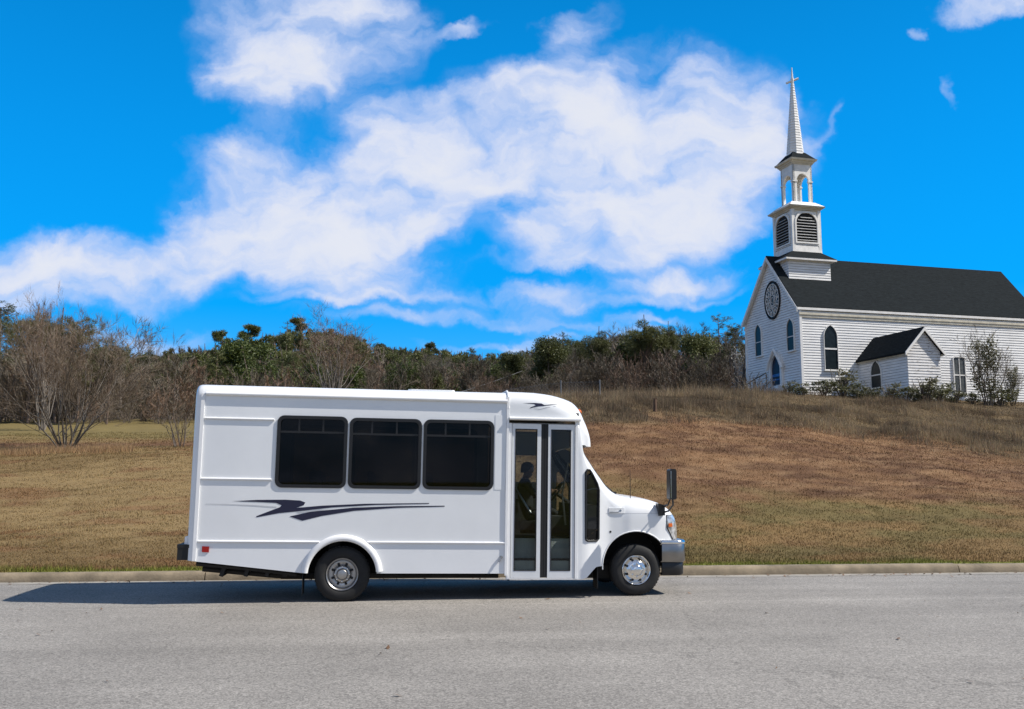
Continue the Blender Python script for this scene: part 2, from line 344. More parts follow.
def terr1(x, y): return float(terr(np.array([x]), np.array([y]))[0])
def spot(px, Y):
    v = 430.0
    for _ in range(4):
        p = at(px, v, Y); z = terr1(p[0], Y); k = (z - CZ) / Y
        v = 354.5 - F * math.tan(math.atan(k) - PITCH)
    return float(p[0]), float(Y), z
def smooth(a, b, v): t = np.clip((v - a) / (b - a), 0, 1); return t * t * (3 - 2 * t)
def gcol(x, y):
    """ground cover colour (linear): tan lawn, olive verge, brown mown bank, grey-brown crest, green far field"""
    x = np.asarray(x, float); y = np.asarray(y, float); s, t = road_st(x, y); b = x / np.maximum(y, 5)
    n1 = fbm(x * .22 + 3, y * .22, 4); n2 = fbm(x * .8 + 9, y * 1.1, 4); n3 = fbm(x * 3.1, y * 3.1, 3)
    c = lambda r, g, bl: np.array([r, g, bl])
    mix = lambda A, B, w: A * (1 - w)[..., None] + B * w[..., None]
    one = np.ones_like(x)
    tan = one[..., None] * c(.228, .163, .082); tan2 = one[..., None] * c(.172, .120, .058)
    left = mix(tan, tan2, smooth(.42, .62, n1 * .6 + n2 * .4)); left = mix(left, one[..., None] * c(.20, .105, .055), smooth(.56, .68, n2) * .5)
    left = mix(left, one[..., None] * c(.172, .136, .060), smooth(50, 60, y + (n1 - .5) * 8))
    band = np.exp(-((y - 50 - (n1 - .5) * 3) / 1.8) ** 2); left = mix(left, one[..., None] * c(.13, .07, .045), band * .8)
    olive = one[..., None] * c(.142, .110, .048); right = mix(olive, one[..., None] * c(.19, .125, .058), smooth(.4, .6, n2))
    lim = t - 8.2 + (n1 - .5) * 7 + (n2 - .5) * 2.0
    br = mix(one[..., None] * c(.182, .104, .056), one[..., None] * c(.118, .064, .036), smooth(.40, .62, n2)); br = mix(br, one[..., None] * c(.225, .145, .085), smooth(.55, .7, n3) * .6)
    mow = fbm(s * .16 + 3, t * 1.5, 3); br = br * (.72 + .56 * mow)[..., None]; right = right * (.8 + .4 * fbm(s * .3, t * 1.1 + 8, 3))[..., None]
    streak = smooth(.55, .68, fbm(x * .5 + y * .25, y * .12 - x * .06, 3)); right = mix(right, one[..., None] * c(.16, .078, .045), streak * .6)
    right = mix(right, br, smooth(-1.5, 1.8, lim))
    crest = mix(one[..., None] * c(.135, .098, .056), one[..., None] * c(.085, .062, .037), smooth(.4, .6, n2)); cy = np.interp(b, [.05, .25, .35, .55], [35, 41.5, 40.5, 36.5])
    right = mix(right, crest, smooth(-1.5, 2.0, y - cy + (n1 - .5) * 9))
    w = smooth(-.12, .06, b + (n1 - .5) * .12)
    col = mix(left, right, w)
    col = mix(col, one[..., None] * c(.15, .165, .035), (1 - smooth(.35, .75, t + (n2 - .5) * 1.0)) * (.12 + .88 * smooth(.50, .62, n1 + .2 * w)))
    col = mix(col, one[..., None] * c(.07, .05, .03), smooth(78, 95, y))
    return col * np.array([1.0, .97, .88]) * (.8 + .4 * n3)[..., None]
def vcol_mat(name, rough=.95, bump=.5, bscale=30, island=0.0, trans=0.0, grain=.3):
    m, nt, b = newmat(name); L = nt.links.new
    at_ = nn(nt, 'ShaderNodeAttribute', attribute_name='cover'); tc = nn(nt, 'ShaderNodeTexCoord')
    nz = nn(nt, 'ShaderNodeTexNoise'); nz.inputs['Scale'].default_value = 14; nz.inputs['Detail'].default_value = 8; nz.inputs['Roughness'].default_value = .75; L(tc.outputs['Object'], nz.inputs['Vector'])
    mr = nn(nt, 'ShaderNodeMapRange'); L(nz.outputs['Fac'], mr.inputs[0]); mr.inputs[1].default_value = .3; mr.inputs[2].default_value = .7; mr.inputs[3].default_value = 1 - grain; mr.inputs[4].default_value = 1 + grain
    val = mr.outputs[0]
    if island:
        g = nn(nt, 'ShaderNodeNewGeometry'); m2 = nn(nt, 'ShaderNodeMapRange'); L(g.outputs['Random Per Island'], m2.inputs[0]); m2.inputs[3].default_value = 1 - island; m2.inputs[4].default_value = 1 + island; val = m2.outputs[0]
    vm = nn(nt, 'ShaderNodeVectorMath', operation='SCALE'); L(at_.outputs['Color'], vm.inputs[0]); L(val, vm.inputs['Scale']); L(vm.outputs[0], b.inputs['Base Color'])
    b.inputs['Roughness'].default_value = rough; b.inputs['Specular IOR Level'].default_value = .15
    if bump:
        bp = nn(nt, 'ShaderNodeBump'); bp.inputs['Strength'].default_value = bump; bp.inputs['Distance'].default_value = .04; L(nz.outputs['Fac'], bp.inputs['Height']); L(bp.outputs[0], b.inputs['Normal'])
    if trans:
        out = nt.nodes['Material Output']; tr = nn(nt, 'ShaderNodeBsdfTranslucent'); L(vm.outputs[0], tr.inputs[0])
        ms = nn(nt, 'ShaderNodeMixShader'); ms.inputs[0].default_value = trans; L(b.outputs[0], ms.inputs[1]); L(tr.outputs[0], ms.inputs[2]); L(ms.outputs[0], out.inputs[0])
    return m
def np_mesh(name, V, T, mat, cover=None):
    me = bpy.data.meshes.new(name); V = np.asarray(V, np.float32); T = np.asarray(T, np.int32); k = T.shape[1]
    me.vertices.add(len(V)); me.vertices.foreach_set('co', V.ravel()); me.loops.add(T.size); me.loops.foreach_set('vertex_index', T.ravel())
    me.polygons.add(len(T)); me.polygons.foreach_set('loop_start', np.arange(0, T.size, k, dtype=np.int32))
    me.materials.append(mat); me.update(calc_edges=True)
    if cover is not None:
        a = me.attributes.new('cover', 'FLOAT_COLOR', 'POINT'); c4 = np.ones((len(V), 4), np.float32); c4[:, :3] = cover; a.data.foreach_set('color', c4.ravel())
    return me
def link(name, me, parent=None):
    o = bpy.data.objects.new(name, me); COL.objects.link(o)
    if parent: o.parent = parent
    return o
def build_ground():
    xs = np.unique(np.round(np.concatenate([np.linspace(-900, -230, 14), np.linspace(-230, -40, 77), np.linspace(-40, 45, 213), np.linspace(45, 150, 43), np.linspace(150, 900, 16)]), 3))
    tt = np.unique(np.round(np.concatenate([np.linspace(-600, -20, 12), [-12.95, -12.9, -6, 0, .19, .21], np.linspace(.3, 1.4, 6), np.linspace(1.6, 46, 149), np.linspace(47, 110, 64), np.linspace(115, 440, 66), np.linspace(470, 1500, 12)]), 3))
    S, T = np.meshgrid(xs, tt)
    X = RO[0] + S * RU[0] + T * RN[0]; Y = RO[1] + S * RU[1] + T * RN[1]
    Z = terr(X.ravel(), Y.ravel()).reshape(X.shape)
    V = np.stack([X, Y, Z], -1).reshape(-1, 3); ny, nx = X.shape
    I = (np.arange(ny - 1)[:, None] * nx + np.arange(nx - 1)[None, :]).ravel(); Q = np.stack([I, I + 1, I + nx + 1, I + nx], 1)
    me = np_mesh('ground', V, Q, vcol_mat('turf_soil'), gcol(V[:, 0], V[:, 1])); me.polygons.foreach_set('use_smooth', [True] * len(me.polygons))
    return tag(link('ground', me), kind='structure')
build_ground()

def asphalt():
    m, nt, b = newmat('worn_asphalt'); L = nt.links.new; tc = nn(nt, 'ShaderNodeTexCoord')
    def noise(scale, det=4, rough=.6, vec=None, dist=0):
        n = nn(nt, 'ShaderNodeTexNoise'); n.inputs['Scale'].default_value = scale; n.inputs['Detail'].default_value = det; n.inputs['Roughness'].default_value = rough; n.inputs['Distortion'].default_value = dist
        L(vec or tc.outputs['Object'], n.inputs['Vector']); return n.outputs['Fac']
    def mrange(s, a, bb, c, d):
        r = nn(nt, 'ShaderNodeMapRange'); L(s, r.inputs[0]); r.inputs[1].default_value = a; r.inputs[2].default_value = bb; r.inputs[3].default_value = c; r.inputs[4].default_value = d; return r.outputs[0]
    def mul(a, bb):
        n = nn(nt, 'ShaderNodeMath', operation='MULTIPLY'); L(a, n.inputs[0]); L(bb, n.inputs[1]); return n.outputs[0]
    vo = nn(nt, 'ShaderNodeTexVoronoi'); vo.inputs['Scale'].default_value = 75; L(tc.outputs['Object'], vo.inputs['Vector'])
    sep = nn(nt, 'ShaderNodeSeparateColor'); L(vo.outputs['Color'], sep.inputs[0])
    v = mul(mrange(sep.outputs[0], 0, 1, .62, 1.42), mrange(noise(18, 6, .8), .3, .7, .8, 1.2))
    v = mul(v, mrange(noise(.35, 5, .6), .3, .7, .84, 1.14))
    mp = nn(nt, 'ShaderNodeMapping'); mp.inputs['Scale'].default_value = (.05, 1.1, 1); L(tc.outputs['Object'], mp.inputs[0])
    v = mul(v, mrange(noise(1, 4, .5, mp.outputs[0]), .3, .7, .88, 1.12))
    # hairline cracks
    mw = nn(nt, 'ShaderNodeMapping'); mw.inputs['Scale'].default_value = (.13, .06, 1); L(tc.outputs['Object'], mw.inputs[0])
    wz = nn(nt, 'ShaderNodeTexNoise'); wz.inputs['Scale'].default_value = 4; wz.inputs['Detail'].default_value = 5; L(tc.outputs['Object'], wz.inputs['Vector'])
    wa = nn(nt, 'ShaderNodeVectorMath', operation='MULTIPLY_ADD'); L(wz.outputs['Color'], wa.inputs[0]); wa.inputs[1].default_value = (.06, .06, 0); L(mw.outputs[0], wa.inputs[2])
    ve = nn(nt, 'ShaderNodeTexVoronoi', feature='DISTANCE_TO_EDGE'); ve.inputs['Scale'].default_value = 1; L(wa.outputs[0], ve.inputs['Vector'])
    v = mul(v, mrange(ve.outputs['Distance'], 0, .0016, .72, 1.0))
    # a pale paving seam along the lane
    sx = nn(nt, 'ShaderNodeSeparateXYZ'); L(tc.outputs['Object'], sx.inputs[0])
    sa = nn(nt, 'ShaderNodeMath', operation='ADD'); L(sx.outputs[1], sa.inputs[0]); sa.inputs[1].default_value = 3.45
    sb = nn(nt, 'ShaderNodeMath', operation='ABSOLUTE'); L(sa.outputs[0], sb.inputs[0])
    v = mul(v, mrange(sb.outputs[0], .02, .07, 1.12, 1.0))
    vm = nn(nt, 'ShaderNodeVectorMath', operation='SCALE'); vm.inputs[0].default_value = (.246, .229, .207); L(v, vm.inputs['Scale']); L(vm.outputs[0], b.inputs['Base Color'])
    b.inputs['Roughness'].default_value = .9; b.inputs['Specular IOR Level'].default_value = .25
    bp = nn(nt, 'ShaderNodeBump'); bp.inputs['Strength'].default_value = .35; bp.inputs['Distance'].default_value = .008; L(sep.outputs[1], bp.inputs['Height']); L(bp.outputs[0], b.inputs['Normal'])
    return m
roadm = Matrix.Translation((RO[0], RO[1], 0)) @ Matrix.Rotation(RA, 4, 'Z')
def build_road():
    mb = MB()
    for i in range(40): 
        x0 = -400 + i * 20; mb.add([(x0, -12.5, 0), (x0 + 20, -12.5, 0), (x0 + 20, 0, 0), (x0, 0, 0)], [(0, 1, 2, 3)])
    o = mb.build('road', asphalt()); o.matrix_world = roadm; tag(o, kind='structure')
    # kerbs: rounded concrete, cast in lengths
    conc = paint('kerb_concrete', (.225, .180, .122), .9, 0, .38, 2.6, bump=.3, bscale=30)
    pale = paint('gutter_concrete', (.29, .268, .235), .9, 0, .2, 3, bump=.2, bscale=40)
    prof = [(0, -.05), (0, .02), (.015, .09), (.04, .128), (.08, .145), (.22, .152), (.24, .14), (.24, -.05)]
    for name, t0, sg in (('kerb', 0, 1), ('kerb', -12.5, -1)):
        mb = MB(); L0 = 6.58; off = -2.22
        for i in range(-30, 31):
            a = i * L0 + off; b = a + L0 - .018; dz = .006 * math.sin(i * 2.3); n = len(prof)
            vs = [(xx, t0 + sg * (p[0] + .004 * math.sin(i * 5.1)), p[1] + dz) for xx in (a, b) for p in prof]
            fs = [(k, k + 1, n + k + 1, n + k) for k in range(n - 1)] + [tuple(range(n)), tuple(range(n, 2 * n))]
            mb.add(vs, fs)
        o = mb.build(name, conc, smooth=50); o.matrix_world = roadm; tag(o, kind='structure')
    mb = MB(); mb.add([(-200, -.33, .004), (200, -.33, .004), (200, -.002, .006), (-200, -.002, .006)], [(0, 1, 2, 3)])
    o = mb.build('gutter', pale); o.matrix_world = roadm; tag(o, kind='structure')
build_road()

# ------------------------------------------------------------------ church
CA = R(15.0); CC = at(803, 395, 58.0)
church = empty('church', tuple(CC), CA, 'white clapboard country church with dark roof and tall steeple on the rise', 'church')
# local axes: +X along the nave, +Y across the front (away from the road side), Z up
def clapboard_mat(name, col, worn):
    m, nt, b = newmat(name); L = nt.links.new; tc = nn(nt, 'ShaderNodeTexCoord')
    mp = nn(nt, 'ShaderNodeMapping'); mp.inputs['Scale'].default_value = (.7, .7, 5.0); L(tc.outputs['Object'], mp.inputs[0])
    n1 = nn(nt, 'ShaderNodeTexNoise'); n1.inputs['Scale'].default_value = 2.2; n1.inputs['Detail'].default_value = 8; n1.inputs['Roughness'].default_value = .7; L(mp.outputs[0], n1.inputs['Vector'])
    n2 = nn(nt, 'ShaderNodeTexNoise'); n2.inputs['Scale'].default_value = .5; n2.inputs['Detail'].default_value = 4; L(tc.outputs['Object'], n2.inputs['Vector'])
    r1 = nn(nt, 'ShaderNodeMapRange'); L(n1.outputs['Fac'], r1.inputs[0]); r1.inputs[1].default_value = .3; r1.inputs[2].default_value = .7; r1.inputs[3].default_value = .80; r1.inputs[4].default_value = 1.08
    r2 = nn(nt, 'ShaderNodeMapRange'); L(n2.outputs['Fac'], r2.inputs[0]); r2.inputs[1].default_value = .3; r2.inputs[2].default_value = .7; r2.inputs[3].default_value = .90; r2.inputs[4].default_value = 1.05
    mm = nn(nt, 'ShaderNodeMath', operation='MULTIPLY'); L(r1.outputs[0], mm.inputs[0]); L(r2.outputs[0], mm.inputs[1])
    vm = nn(nt, 'ShaderNodeVectorMath', operation='SCALE'); vm.inputs[0].default_value = col; L(mm.outputs[0], vm.inputs['Scale'])
    # flaked paint: bare wood shows where two noises meet
    n3 = nn(nt, 'ShaderNodeTexNoise'); n3.inputs['Scale'].default_value = 3.5; n3.inputs['Detail'].default_value = 7; n3.inputs['Roughness'].default_value = .75; L(mp.outputs[0], n3.inputs['Vector'])
    r3 = nn(nt, 'ShaderNodeMapRange'); L(n3.outputs['Fac'], r3.inputs[0]); r3.inputs[1].default_value = worn; r3.inputs[2].default_value = worn + .06
    mx = nn(nt, 'ShaderNodeMix', data_type='RGBA'); L(r3.outputs[0], mx.inputs['Factor']); L(vm.outputs[0], mx.inputs['A']); mx.inputs['B'].default_value = (.20, .17, .14, 1)
    L(mx.outputs['Result'], b.inputs['Base Color']); b.inputs['Roughness'].default_value = .75
    return m
MC = {'joint_shade': paint('joint_shadow_paint', (.30, .295, .29), .95, 0, .2, 4), 'board': clapboard_mat('weathered_clapboard', (.85, .84, .82), .68), 'boardworn': clapboard_mat('flaking_clapboard', (.78, .765, .745), .56),
      'trim': paint('church_trim', (.80, .78, .74), .7, 0, .12, 3), 'cream': paint('weathered_cornice', (.60, .55, .44), .8, 0, .2, 3),
      'roof': paint('dark_shingles', (.014, .0175, .0195), 1.0, 0, .35, 3.0, bump=.5, bscale=14, streak=(1.0, 1.0, 6.0), spec=.1),
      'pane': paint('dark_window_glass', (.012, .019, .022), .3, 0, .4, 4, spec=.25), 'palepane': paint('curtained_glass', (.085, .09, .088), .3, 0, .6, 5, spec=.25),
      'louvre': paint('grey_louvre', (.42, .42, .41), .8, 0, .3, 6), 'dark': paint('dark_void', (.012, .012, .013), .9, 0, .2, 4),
      'blue': paint('blue_stained_glass', (.02, .09, .30), .2, 0, .3, 3), 'deepblue': paint('deep_blue_glass', (.010, .022, .05), .3, 0, .3, 3, spec=.2),
      'step': paint('whitewashed_step', (.66, .66, .65), .8, 0, .15, 2), 'iron': paint('rusty_iron', (.03, .025, .022), .8, .3, .3, 9)}
BH = .165; LIP = .028
def boarded(mb, a, b, z0, z1, nrm, lim=None):
    """a clapboard wall from a to b (xy); lim(z) -> (t0, t1) trims each board along the wall"""
    a = Vector((a[0], a[1], 0)); b = Vector((b[0], b[1], 0)); n = Vector((nrm[0], nrm[1], 0)); k = int(math.ceil((z1 - z0) / BH - 1e-6)); Ln = (b - a).length; d = (b - a) / Ln
    for i in range(k):
        za = z0 + i * BH; zb = min(za + BH, z1); sp = []
        for z in (za, zb):
            t0, t1 = (0, Ln) if lim is None else lim(z)
            if t1 - t0 < .02: t0 = t1 = (t0 + t1) / 2
            sp.append((a + d * t0, a + d * t1))
        (p0, p1), (q0, q1) = sp; za_ = Vector((0, 0, za)); zb_ = Vector((0, 0, zb))
        # lower edge stands proud; dark backing strip below paints in its shadow line
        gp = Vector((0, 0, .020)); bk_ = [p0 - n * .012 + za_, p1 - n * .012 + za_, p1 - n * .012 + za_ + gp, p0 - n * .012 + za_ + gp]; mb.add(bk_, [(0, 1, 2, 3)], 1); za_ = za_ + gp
        V = [p0 - n * .06 + za_, p1 - n * .06 + za_, p1 + n * LIP + za_, p0 + n * LIP + za_, q0 + n * .004 + zb_, q1 + n * .004 + zb_, q0 - n * .06 + zb_, q1 - n * .06 + zb_]
        mb.add(V, [(0, 3, 2, 1), (3, 4, 5, 2), (4, 6, 7, 5), (0, 6, 4, 3), (1, 2, 5, 7), (0, 1, 7, 6)])
W = 6.7; EH = 5.36; RH = 9.2; NL = 17.9
def arch(w, h, n=7, spring=None):
    """pointed arch outline, base at v=0"""
    if spring is None: spring = h - w * .8
    hw = w / 2; rise = h - spring; rr = (hw * hw + rise * rise) / (2 * hw); pts = [(-hw, 0), (hw, 0)]
    a1 = math.asin(min(1, rise / rr))
    for k in range(n + 1): a = a1 * k / n; pts.append((hw - rr + rr * math.cos(a), spring + rr * math.sin(a)))
    for k in range(n - 1, -1, -1): a = a1 * k / n; pts.append((-(hw - rr + rr * math.cos(a)), spring + rr * math.sin(a)))
    return pts
def grow(pts, s):
    cx = 0; top = max(p[1] for p in pts); out = []
    for (u, v) in pts: out.append((u + (s if u > 1e-4 else -s if u < -1e-4 else 0), v - s if v < 1e-4 else v + s * (max(0, v / top)) ** 2 * 1.15))
    return out
def build_church():
    C = church
    mb = MB(); boarded(mb, (0, 0), (NL, 0), -.5, EH, (0, -1)); mb.build('side_wall', [MC['board'], MC['joint_shade']], C)
    mb = MB(); boarded(mb, (NL, W), (0, W), -.5, EH, (0, 1)); mb.build('side_wall', [MC['board'], MC['joint_shade']], C)
    def gl(z): 
        if z <= EH: return (0, W)
        f = (z - EH) / (RH - EH) * W / 2; return (f, W - f)
    for x, nx, a, b in ((0, -1, (0, W), (0, 0)), (NL, 1, (NL, 0), (NL, W))):
        mb = MB(); boarded(mb, a, b, -.5, RH - .05, (nx, 0), gl)
        if x == 0: 
            for yy in (0, W): mb.box((-.075, yy - .09 if yy else -.07, -.5), (.09, yy + .09 if not yy else yy + .07, EH - .02))
        mb.build('gable_wall', [MC['board'], MC['joint_shade']], C)
    # roof slabs with eaves and rake overhang
    mb = MB(); ov = .13; sl_ = (RH - EH) / (W / 2); th = .13
    for s in (1, -1):
        ye = -ov if s == 1 else W + ov; ze = EH + .10 - ov * sl_; zr = RH + .10; ym = W / 2
        V = [(-.24, ye, ze), (NL + .42, ye, ze), (NL + .42, ym, zr), (-.24, ym, zr)]
        V += [(p[0], p[1], p[2] + th * 1.4) for p in V]
        mb.add(V, [(0, 1, 2, 3), (4, 7, 6, 5), (0, 4, 5, 1), (1, 5, 6, 2), (2, 6, 7, 3), (3, 7, 4, 0)])
    rf = mb.build('roof', MC['roof'], C)
    for s in (1, -1):
        mb = MB(); ye = -ov if s == 1 else W + ov; ze = EH + .10 - ov * sl_ - .03; zr = RH + .07; ym = W / 2
        for xa, xb in ((-.24, 0.05), (NL - .05, NL + .42)):
            V = [(xa, ye, ze), (xb, ye, ze), (xb, ym, zr), (xa, ym, zr)]; V += [(p[0], p[1], p[2] + .027) for p in V]
            mb.add(V, [(0, 1, 2, 3), (4, 7, 6, 5), (0, 4, 5, 1), (1, 5, 6, 2), (2, 6, 7, 3), (3, 7, 4, 0)]); mb.build('soffit', MC['trim'], rf); mb = MB()
    mb = MB()
    for s in (1, -1):
        y0 = 0 if s == 1 else W
        zc = EH + .10 - ov * sl_
        yy = -ov if s == 1 else W + ov
        mb.box((-.25, min(yy, yy - s * .03), zc - .02), (NL + .43, max(yy, yy - s * .03), zc + .13))
    mb.build('fascia', MC['trim'], rf)
    mb = MB()
    for s in (1, -1):
        y0 = -.115 if s == 1 else W + .04; mb.box((-.1, y0, EH - .36), (NL + .1, y0 + .075, EH - .22)); mb.box((-.06, -.075 if s == 1 else W + .04, EH - .52), (NL + .06, -.04 if s == 1 else W + .075, EH - .36))
    mb.build('cornice', MC['cream'], C)
    for x0, x1 in ((-.29, -.245), (NL + .425, NL + .47)):
        mb = MB()
        for s in (1, -1):
            ye = -ov - .02 if s == 1 else W + ov + .02; ze = EH + .10 - ov * sl_; yb = W / 2
            pts = [(ye, ze - .16), (yb, RH + .10 - .16), (yb, RH + .10 + .10), (ye, ze + .10)]
            mb.prism(pts, (x0, 0, 0), (0, 1, 0), (0, 0, 1), x1 - x0)
        mb.build('rake_board', MC['trim'], rf)
    # windows: casing proud of the boards, glass inside it
    def window(kind, O, ax, n, pts, mull=None, pane='pane', fr=.03):
        ax = Vector(ax); O = Vector(O); up = Vector((0, 0, 1)); nz = ax.cross(up)
        mb = MB(); mb.ring(grow(pts, fr), pts, O + nz * .02, ax, up, .085)
        if mull: 
            for (u0, v0, u1, v1) in mull: mb.prism([(u0, v0), (u1, v0), (u1, v1), (u0, v1)], O + nz * .055, ax, up, .028)
        lo = min(p[1] for p in pts); hw = max(p[0] for p in pts)
        if lo > -.01 and kind != 'rose_window': mb.prism([(-hw - fr - .06, -fr - .07), (hw + fr + .06, -fr - .07), (hw + fr + .06, -fr), (-hw - fr - .06, -fr)], O + nz * .02, ax, up, .13)
        w = mb.build(kind, MC['trim'], C)
        mb = MB(); mb.prism(pts, O + nz * .03, ax, up, .022); mb.build('pane', MC[pane], w); return w
    FX = (0, -1, 0)        # along the front, seen from outside: +u runs towards the near corner
    for y, z0, h in ((5.0, 3.05, 2.1), (1.05, 2.9, 2.0)):
        window('lancet_window', (0, y, z0), FX, 0, arch(.78, h), [(-.33, h * .42, .33, h * .42 + .05)])
    window('lancet_window', (2.05, 0, 1.62), (1, 0, 0), 0, arch(.92, 2.78), [(-.46, 1.25, .46, 1.35)])
    window('sash_window', (11.42, 0, .42), (1, 0, 0), 0, [(-.42, 0), (.42, 0), (.42, 2.2), (.3, 2.27), (-.3, 2.27), (-.42, 2.2)], [(-.42, 1.08, .42, 1.16), (-.02, 0, .02, 2.2)], 'palepane', .05)
    # rose window, taller than wide, with lace-like tracery
    el = [(0.87 * math.cos(2 * PI * k / 40), 1.17 * math.sin(2 * PI * k / 40)) for k in range(40)]
    w = window('rose_window', (0, 3.05, 6.45), FX, 0, el, None, 'pane', 0.001)
    w.data.materials[0] = MC['dark']; mb = MB(); rr = random.Random(3)
    O = Vector((-.075, 3.05, 6.45)); U = Vector(FX); Z = Vector((0, 0, 1))
    E2 = lambda r, a: O + U * (.87 * r * math.cos(a)) + Z * (1.17 * r * math.sin(a))
    def loop(a, r, q, th): 
        c0 = E2(r, a) if r else O; mb.tube([c0 + U * (.87 * q * math.cos(t)) + Z * (1.17 * q * math.sin(t)) for t in [2 * PI * k / 14 for k in range(15)]], th, 4)
    loop(0, 0, .93, .026); loop(0, 0, .17, .02); loop(0, 0, .30, .018)
    for k in range(8): loop(2 * PI * k / 8 + .2, .46, .155, .018); loop(2 * PI * k / 8 + .2, .46, .07, .016)
    for k in range(12): loop(2 * PI * k / 12, .77, .145, .018); loop(2 * PI * k / 12 + .12, .77, .06, .018)
    for k in range(12): a = 2 * PI * (k + .5) / 12; mb.tube([E2(.62, a), E2(.90, a + .1)], .016, 4)
    mb.build('tracery', MC['trim'], w)
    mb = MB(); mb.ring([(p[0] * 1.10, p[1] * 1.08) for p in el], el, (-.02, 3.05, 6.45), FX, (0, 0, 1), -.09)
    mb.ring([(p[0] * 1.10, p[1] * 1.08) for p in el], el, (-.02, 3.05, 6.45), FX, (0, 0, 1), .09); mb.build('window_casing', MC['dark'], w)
    # doorway with a pointed hood, blue glass in the upper leaf, white steps
    dy = 2.85; U = Vector(FX); O = Vector((0, dy, .86)); nz = U.cross(Vector((0, 0, 1)))
    d = MB(); p = arch(1.12, 1.95, spring=1.1); d.ring(grow(p, .22), p, O + nz * .02, U, (0, 0, 1), .16); dr = d.build('door_surround', MC['trim'], C)
    d = MB(); q = grow(p, .20); d.tube([O + nz * .24 + U * a[0] + Vector((0, 0, a[1] + .22)) for a in [(-.92, .82), (-.62, 1.35), (-.3, 1.75), (0, 2.08), (.3, 1.75), (.62, 1.35), (.92, .82)]], .10, 6)
    d.build('hood_moulding', MC['trim'], dr)
    d = MB(); d.prism(p, O + nz * .03, U, (0, 0, 1), .03); dl = d.build('door', MC['deepblue'], dr)
    d = MB(); d.box((-.085, dy - .5, 1.42), (-.065, dy + .5, 1.60)); d.box((-.085, dy - .5, 1.18), (-.065, dy + .5, 1.28)); d.build('stained_glass', MC['blue'], dl)
    d = MB()
    for k in range(4): d.box((-.12 - .3 * (k + 1), dy - .75, -.5), (-.12 - .3 * k, dy + .75, .80 - .19 * k))
    d.box((-.14, dy - .7, -.5), (-.06, dy + .7, .84)); d.build('front_steps', MC['step'], C)
    d = MB()
    for yy in (dy + .9,):
        d.tube([(-.3, yy, 1.75), (-1.0, yy + .25, 1.35), (-2.3, yy + .75, .4)], .035, 6)
        for f in (0, .33, .66, 1): d.tube([(-.3 - 2.0 * f, yy + .75 * f, 1.75 - 1.35 * f), (-.3 - 2.0 * f, yy + .75 * f, -.4)], .03, 5)
    d.build('stair_rail', MC['iron'], C)
    # annex with its own gable, towards the road
    ax, hw, dp, aw, ah = 5.15, 1.12, 4.6, 2.28, 3.52
    asl = (ah - aw) / hw; BM2 = [MC['board'], MC['joint_shade']]
    mb = MB(); boarded(mb, (ax - hw, 0), (ax - hw, -dp), -1.2, aw, (-1, 0)); mb.build('annex_wall', BM2, C)
    mb = MB(); boarded(mb, (ax + hw, -dp), (ax + hw, 0), -1.2, aw, (1, 0)); mb.build('annex_wall', BM2, C)
    mb = MB(); boarded(mb, (ax - hw, -dp), (ax + hw, -dp), -1.2, ah - .04, (0, -1), lambda z: (0, 2 * hw) if z <= aw else ((z - aw) / asl, 2 * hw - (z - aw) / asl))
    mb.build('annex_wall', [MC['boardworn'], MC['joint_shade']], C)
    mb = MB(); o2 = .24
    for s in (1, -1):
        V = [(ax - s * (hw + o2), -dp - .18, aw + .08 - o2 * asl), (ax - s * (hw + o2), .05, aw + .08 - o2 * asl), (ax, .05, ah + .08), (ax, -dp - .18, ah + .08)]
        V += [(q[0], q[1], q[2] + .12) for q in V]; mb.add(V, [(0, 1, 2, 3), (4, 7, 6, 5), (0, 4, 5, 1), (1, 5, 6, 2), (2, 6, 7, 3), (3, 7, 4, 0)])
    ar = mb.build('annex_roof', MC['roof'], C)
    for s in (1, -1):
        mb = MB(); xe = ax - s * (hw + o2 + .02); pts = [(xe, aw + .08 - o2 * asl - .12), (ax, ah - .04), (ax, ah + .16), (xe, aw + .08 - o2 * asl + .09)]
        mb.prism(pts, (0, -dp - .23, 0), (1, 0, 0), (0, 0, 1), -.045); mb.build('rake_board', MC['trim'], ar)
        mb = MB(); mb.box((min(ax - s * (hw + .05), ax - s * (hw + .16)), -dp - .1, aw - .26), (max(ax - s * (hw + .05), ax - s * (hw + .16)), 0, aw - .16)); mb.build('eave_board', MC['cream'], ar)
    window('lancet_window', (ax - hw, -1.75, .40), (0, -1, 0), 0, arch(.95, 1.62), [(-.47, .72, .47, .79)])
    # steeple
    cx, cy = 2.08, 3.28; sx, sy = 1.0, 1.12
    T = MB(); bx0, bx1, by0, by1 = .45, 3.50, 1.80, 4.70
    boarded(T, (bx0, by0), (bx1, by0), 7.0, 8.95, (0, -1)); boarded(T, (bx1, by1), (bx0, by1), 7.0, 8.95, (0, 1)); boarded(T, (bx0, by1), (bx0, by0), 7.0, 8.95, (-1, 0)); boarded(T, (bx1, by0), (bx1, by1), 7.0, 8.95, (1, 0))
    st = T.build('steeple_base', [MC['board'], MC['joint_shade']], C)
    def frustum(mb, c, h0, h1, z0, z1):
        V = [(c[0] + a * h0[0], c[1] + b * h0[1], z0) for a, b in ((-1, -1), (1, -1), (1, 1), (-1, 1))] + [(c[0] + a * h1[0], c[1] + b * h1[1], z1) for a, b in ((-1, -1), (1, -1), (1, 1), (-1, 1))]
        mb.add(V, [(0, 3, 2, 1), (4, 5, 6, 7), (0, 1, 5, 4), (1, 2, 6, 5), (2, 3, 7, 6), (3, 0, 4, 7)])
    bc = ((bx0 + bx1) / 2, (by0 + by1) / 2); bh = ((bx1 - bx0) / 2, (by1 - by0) / 2)
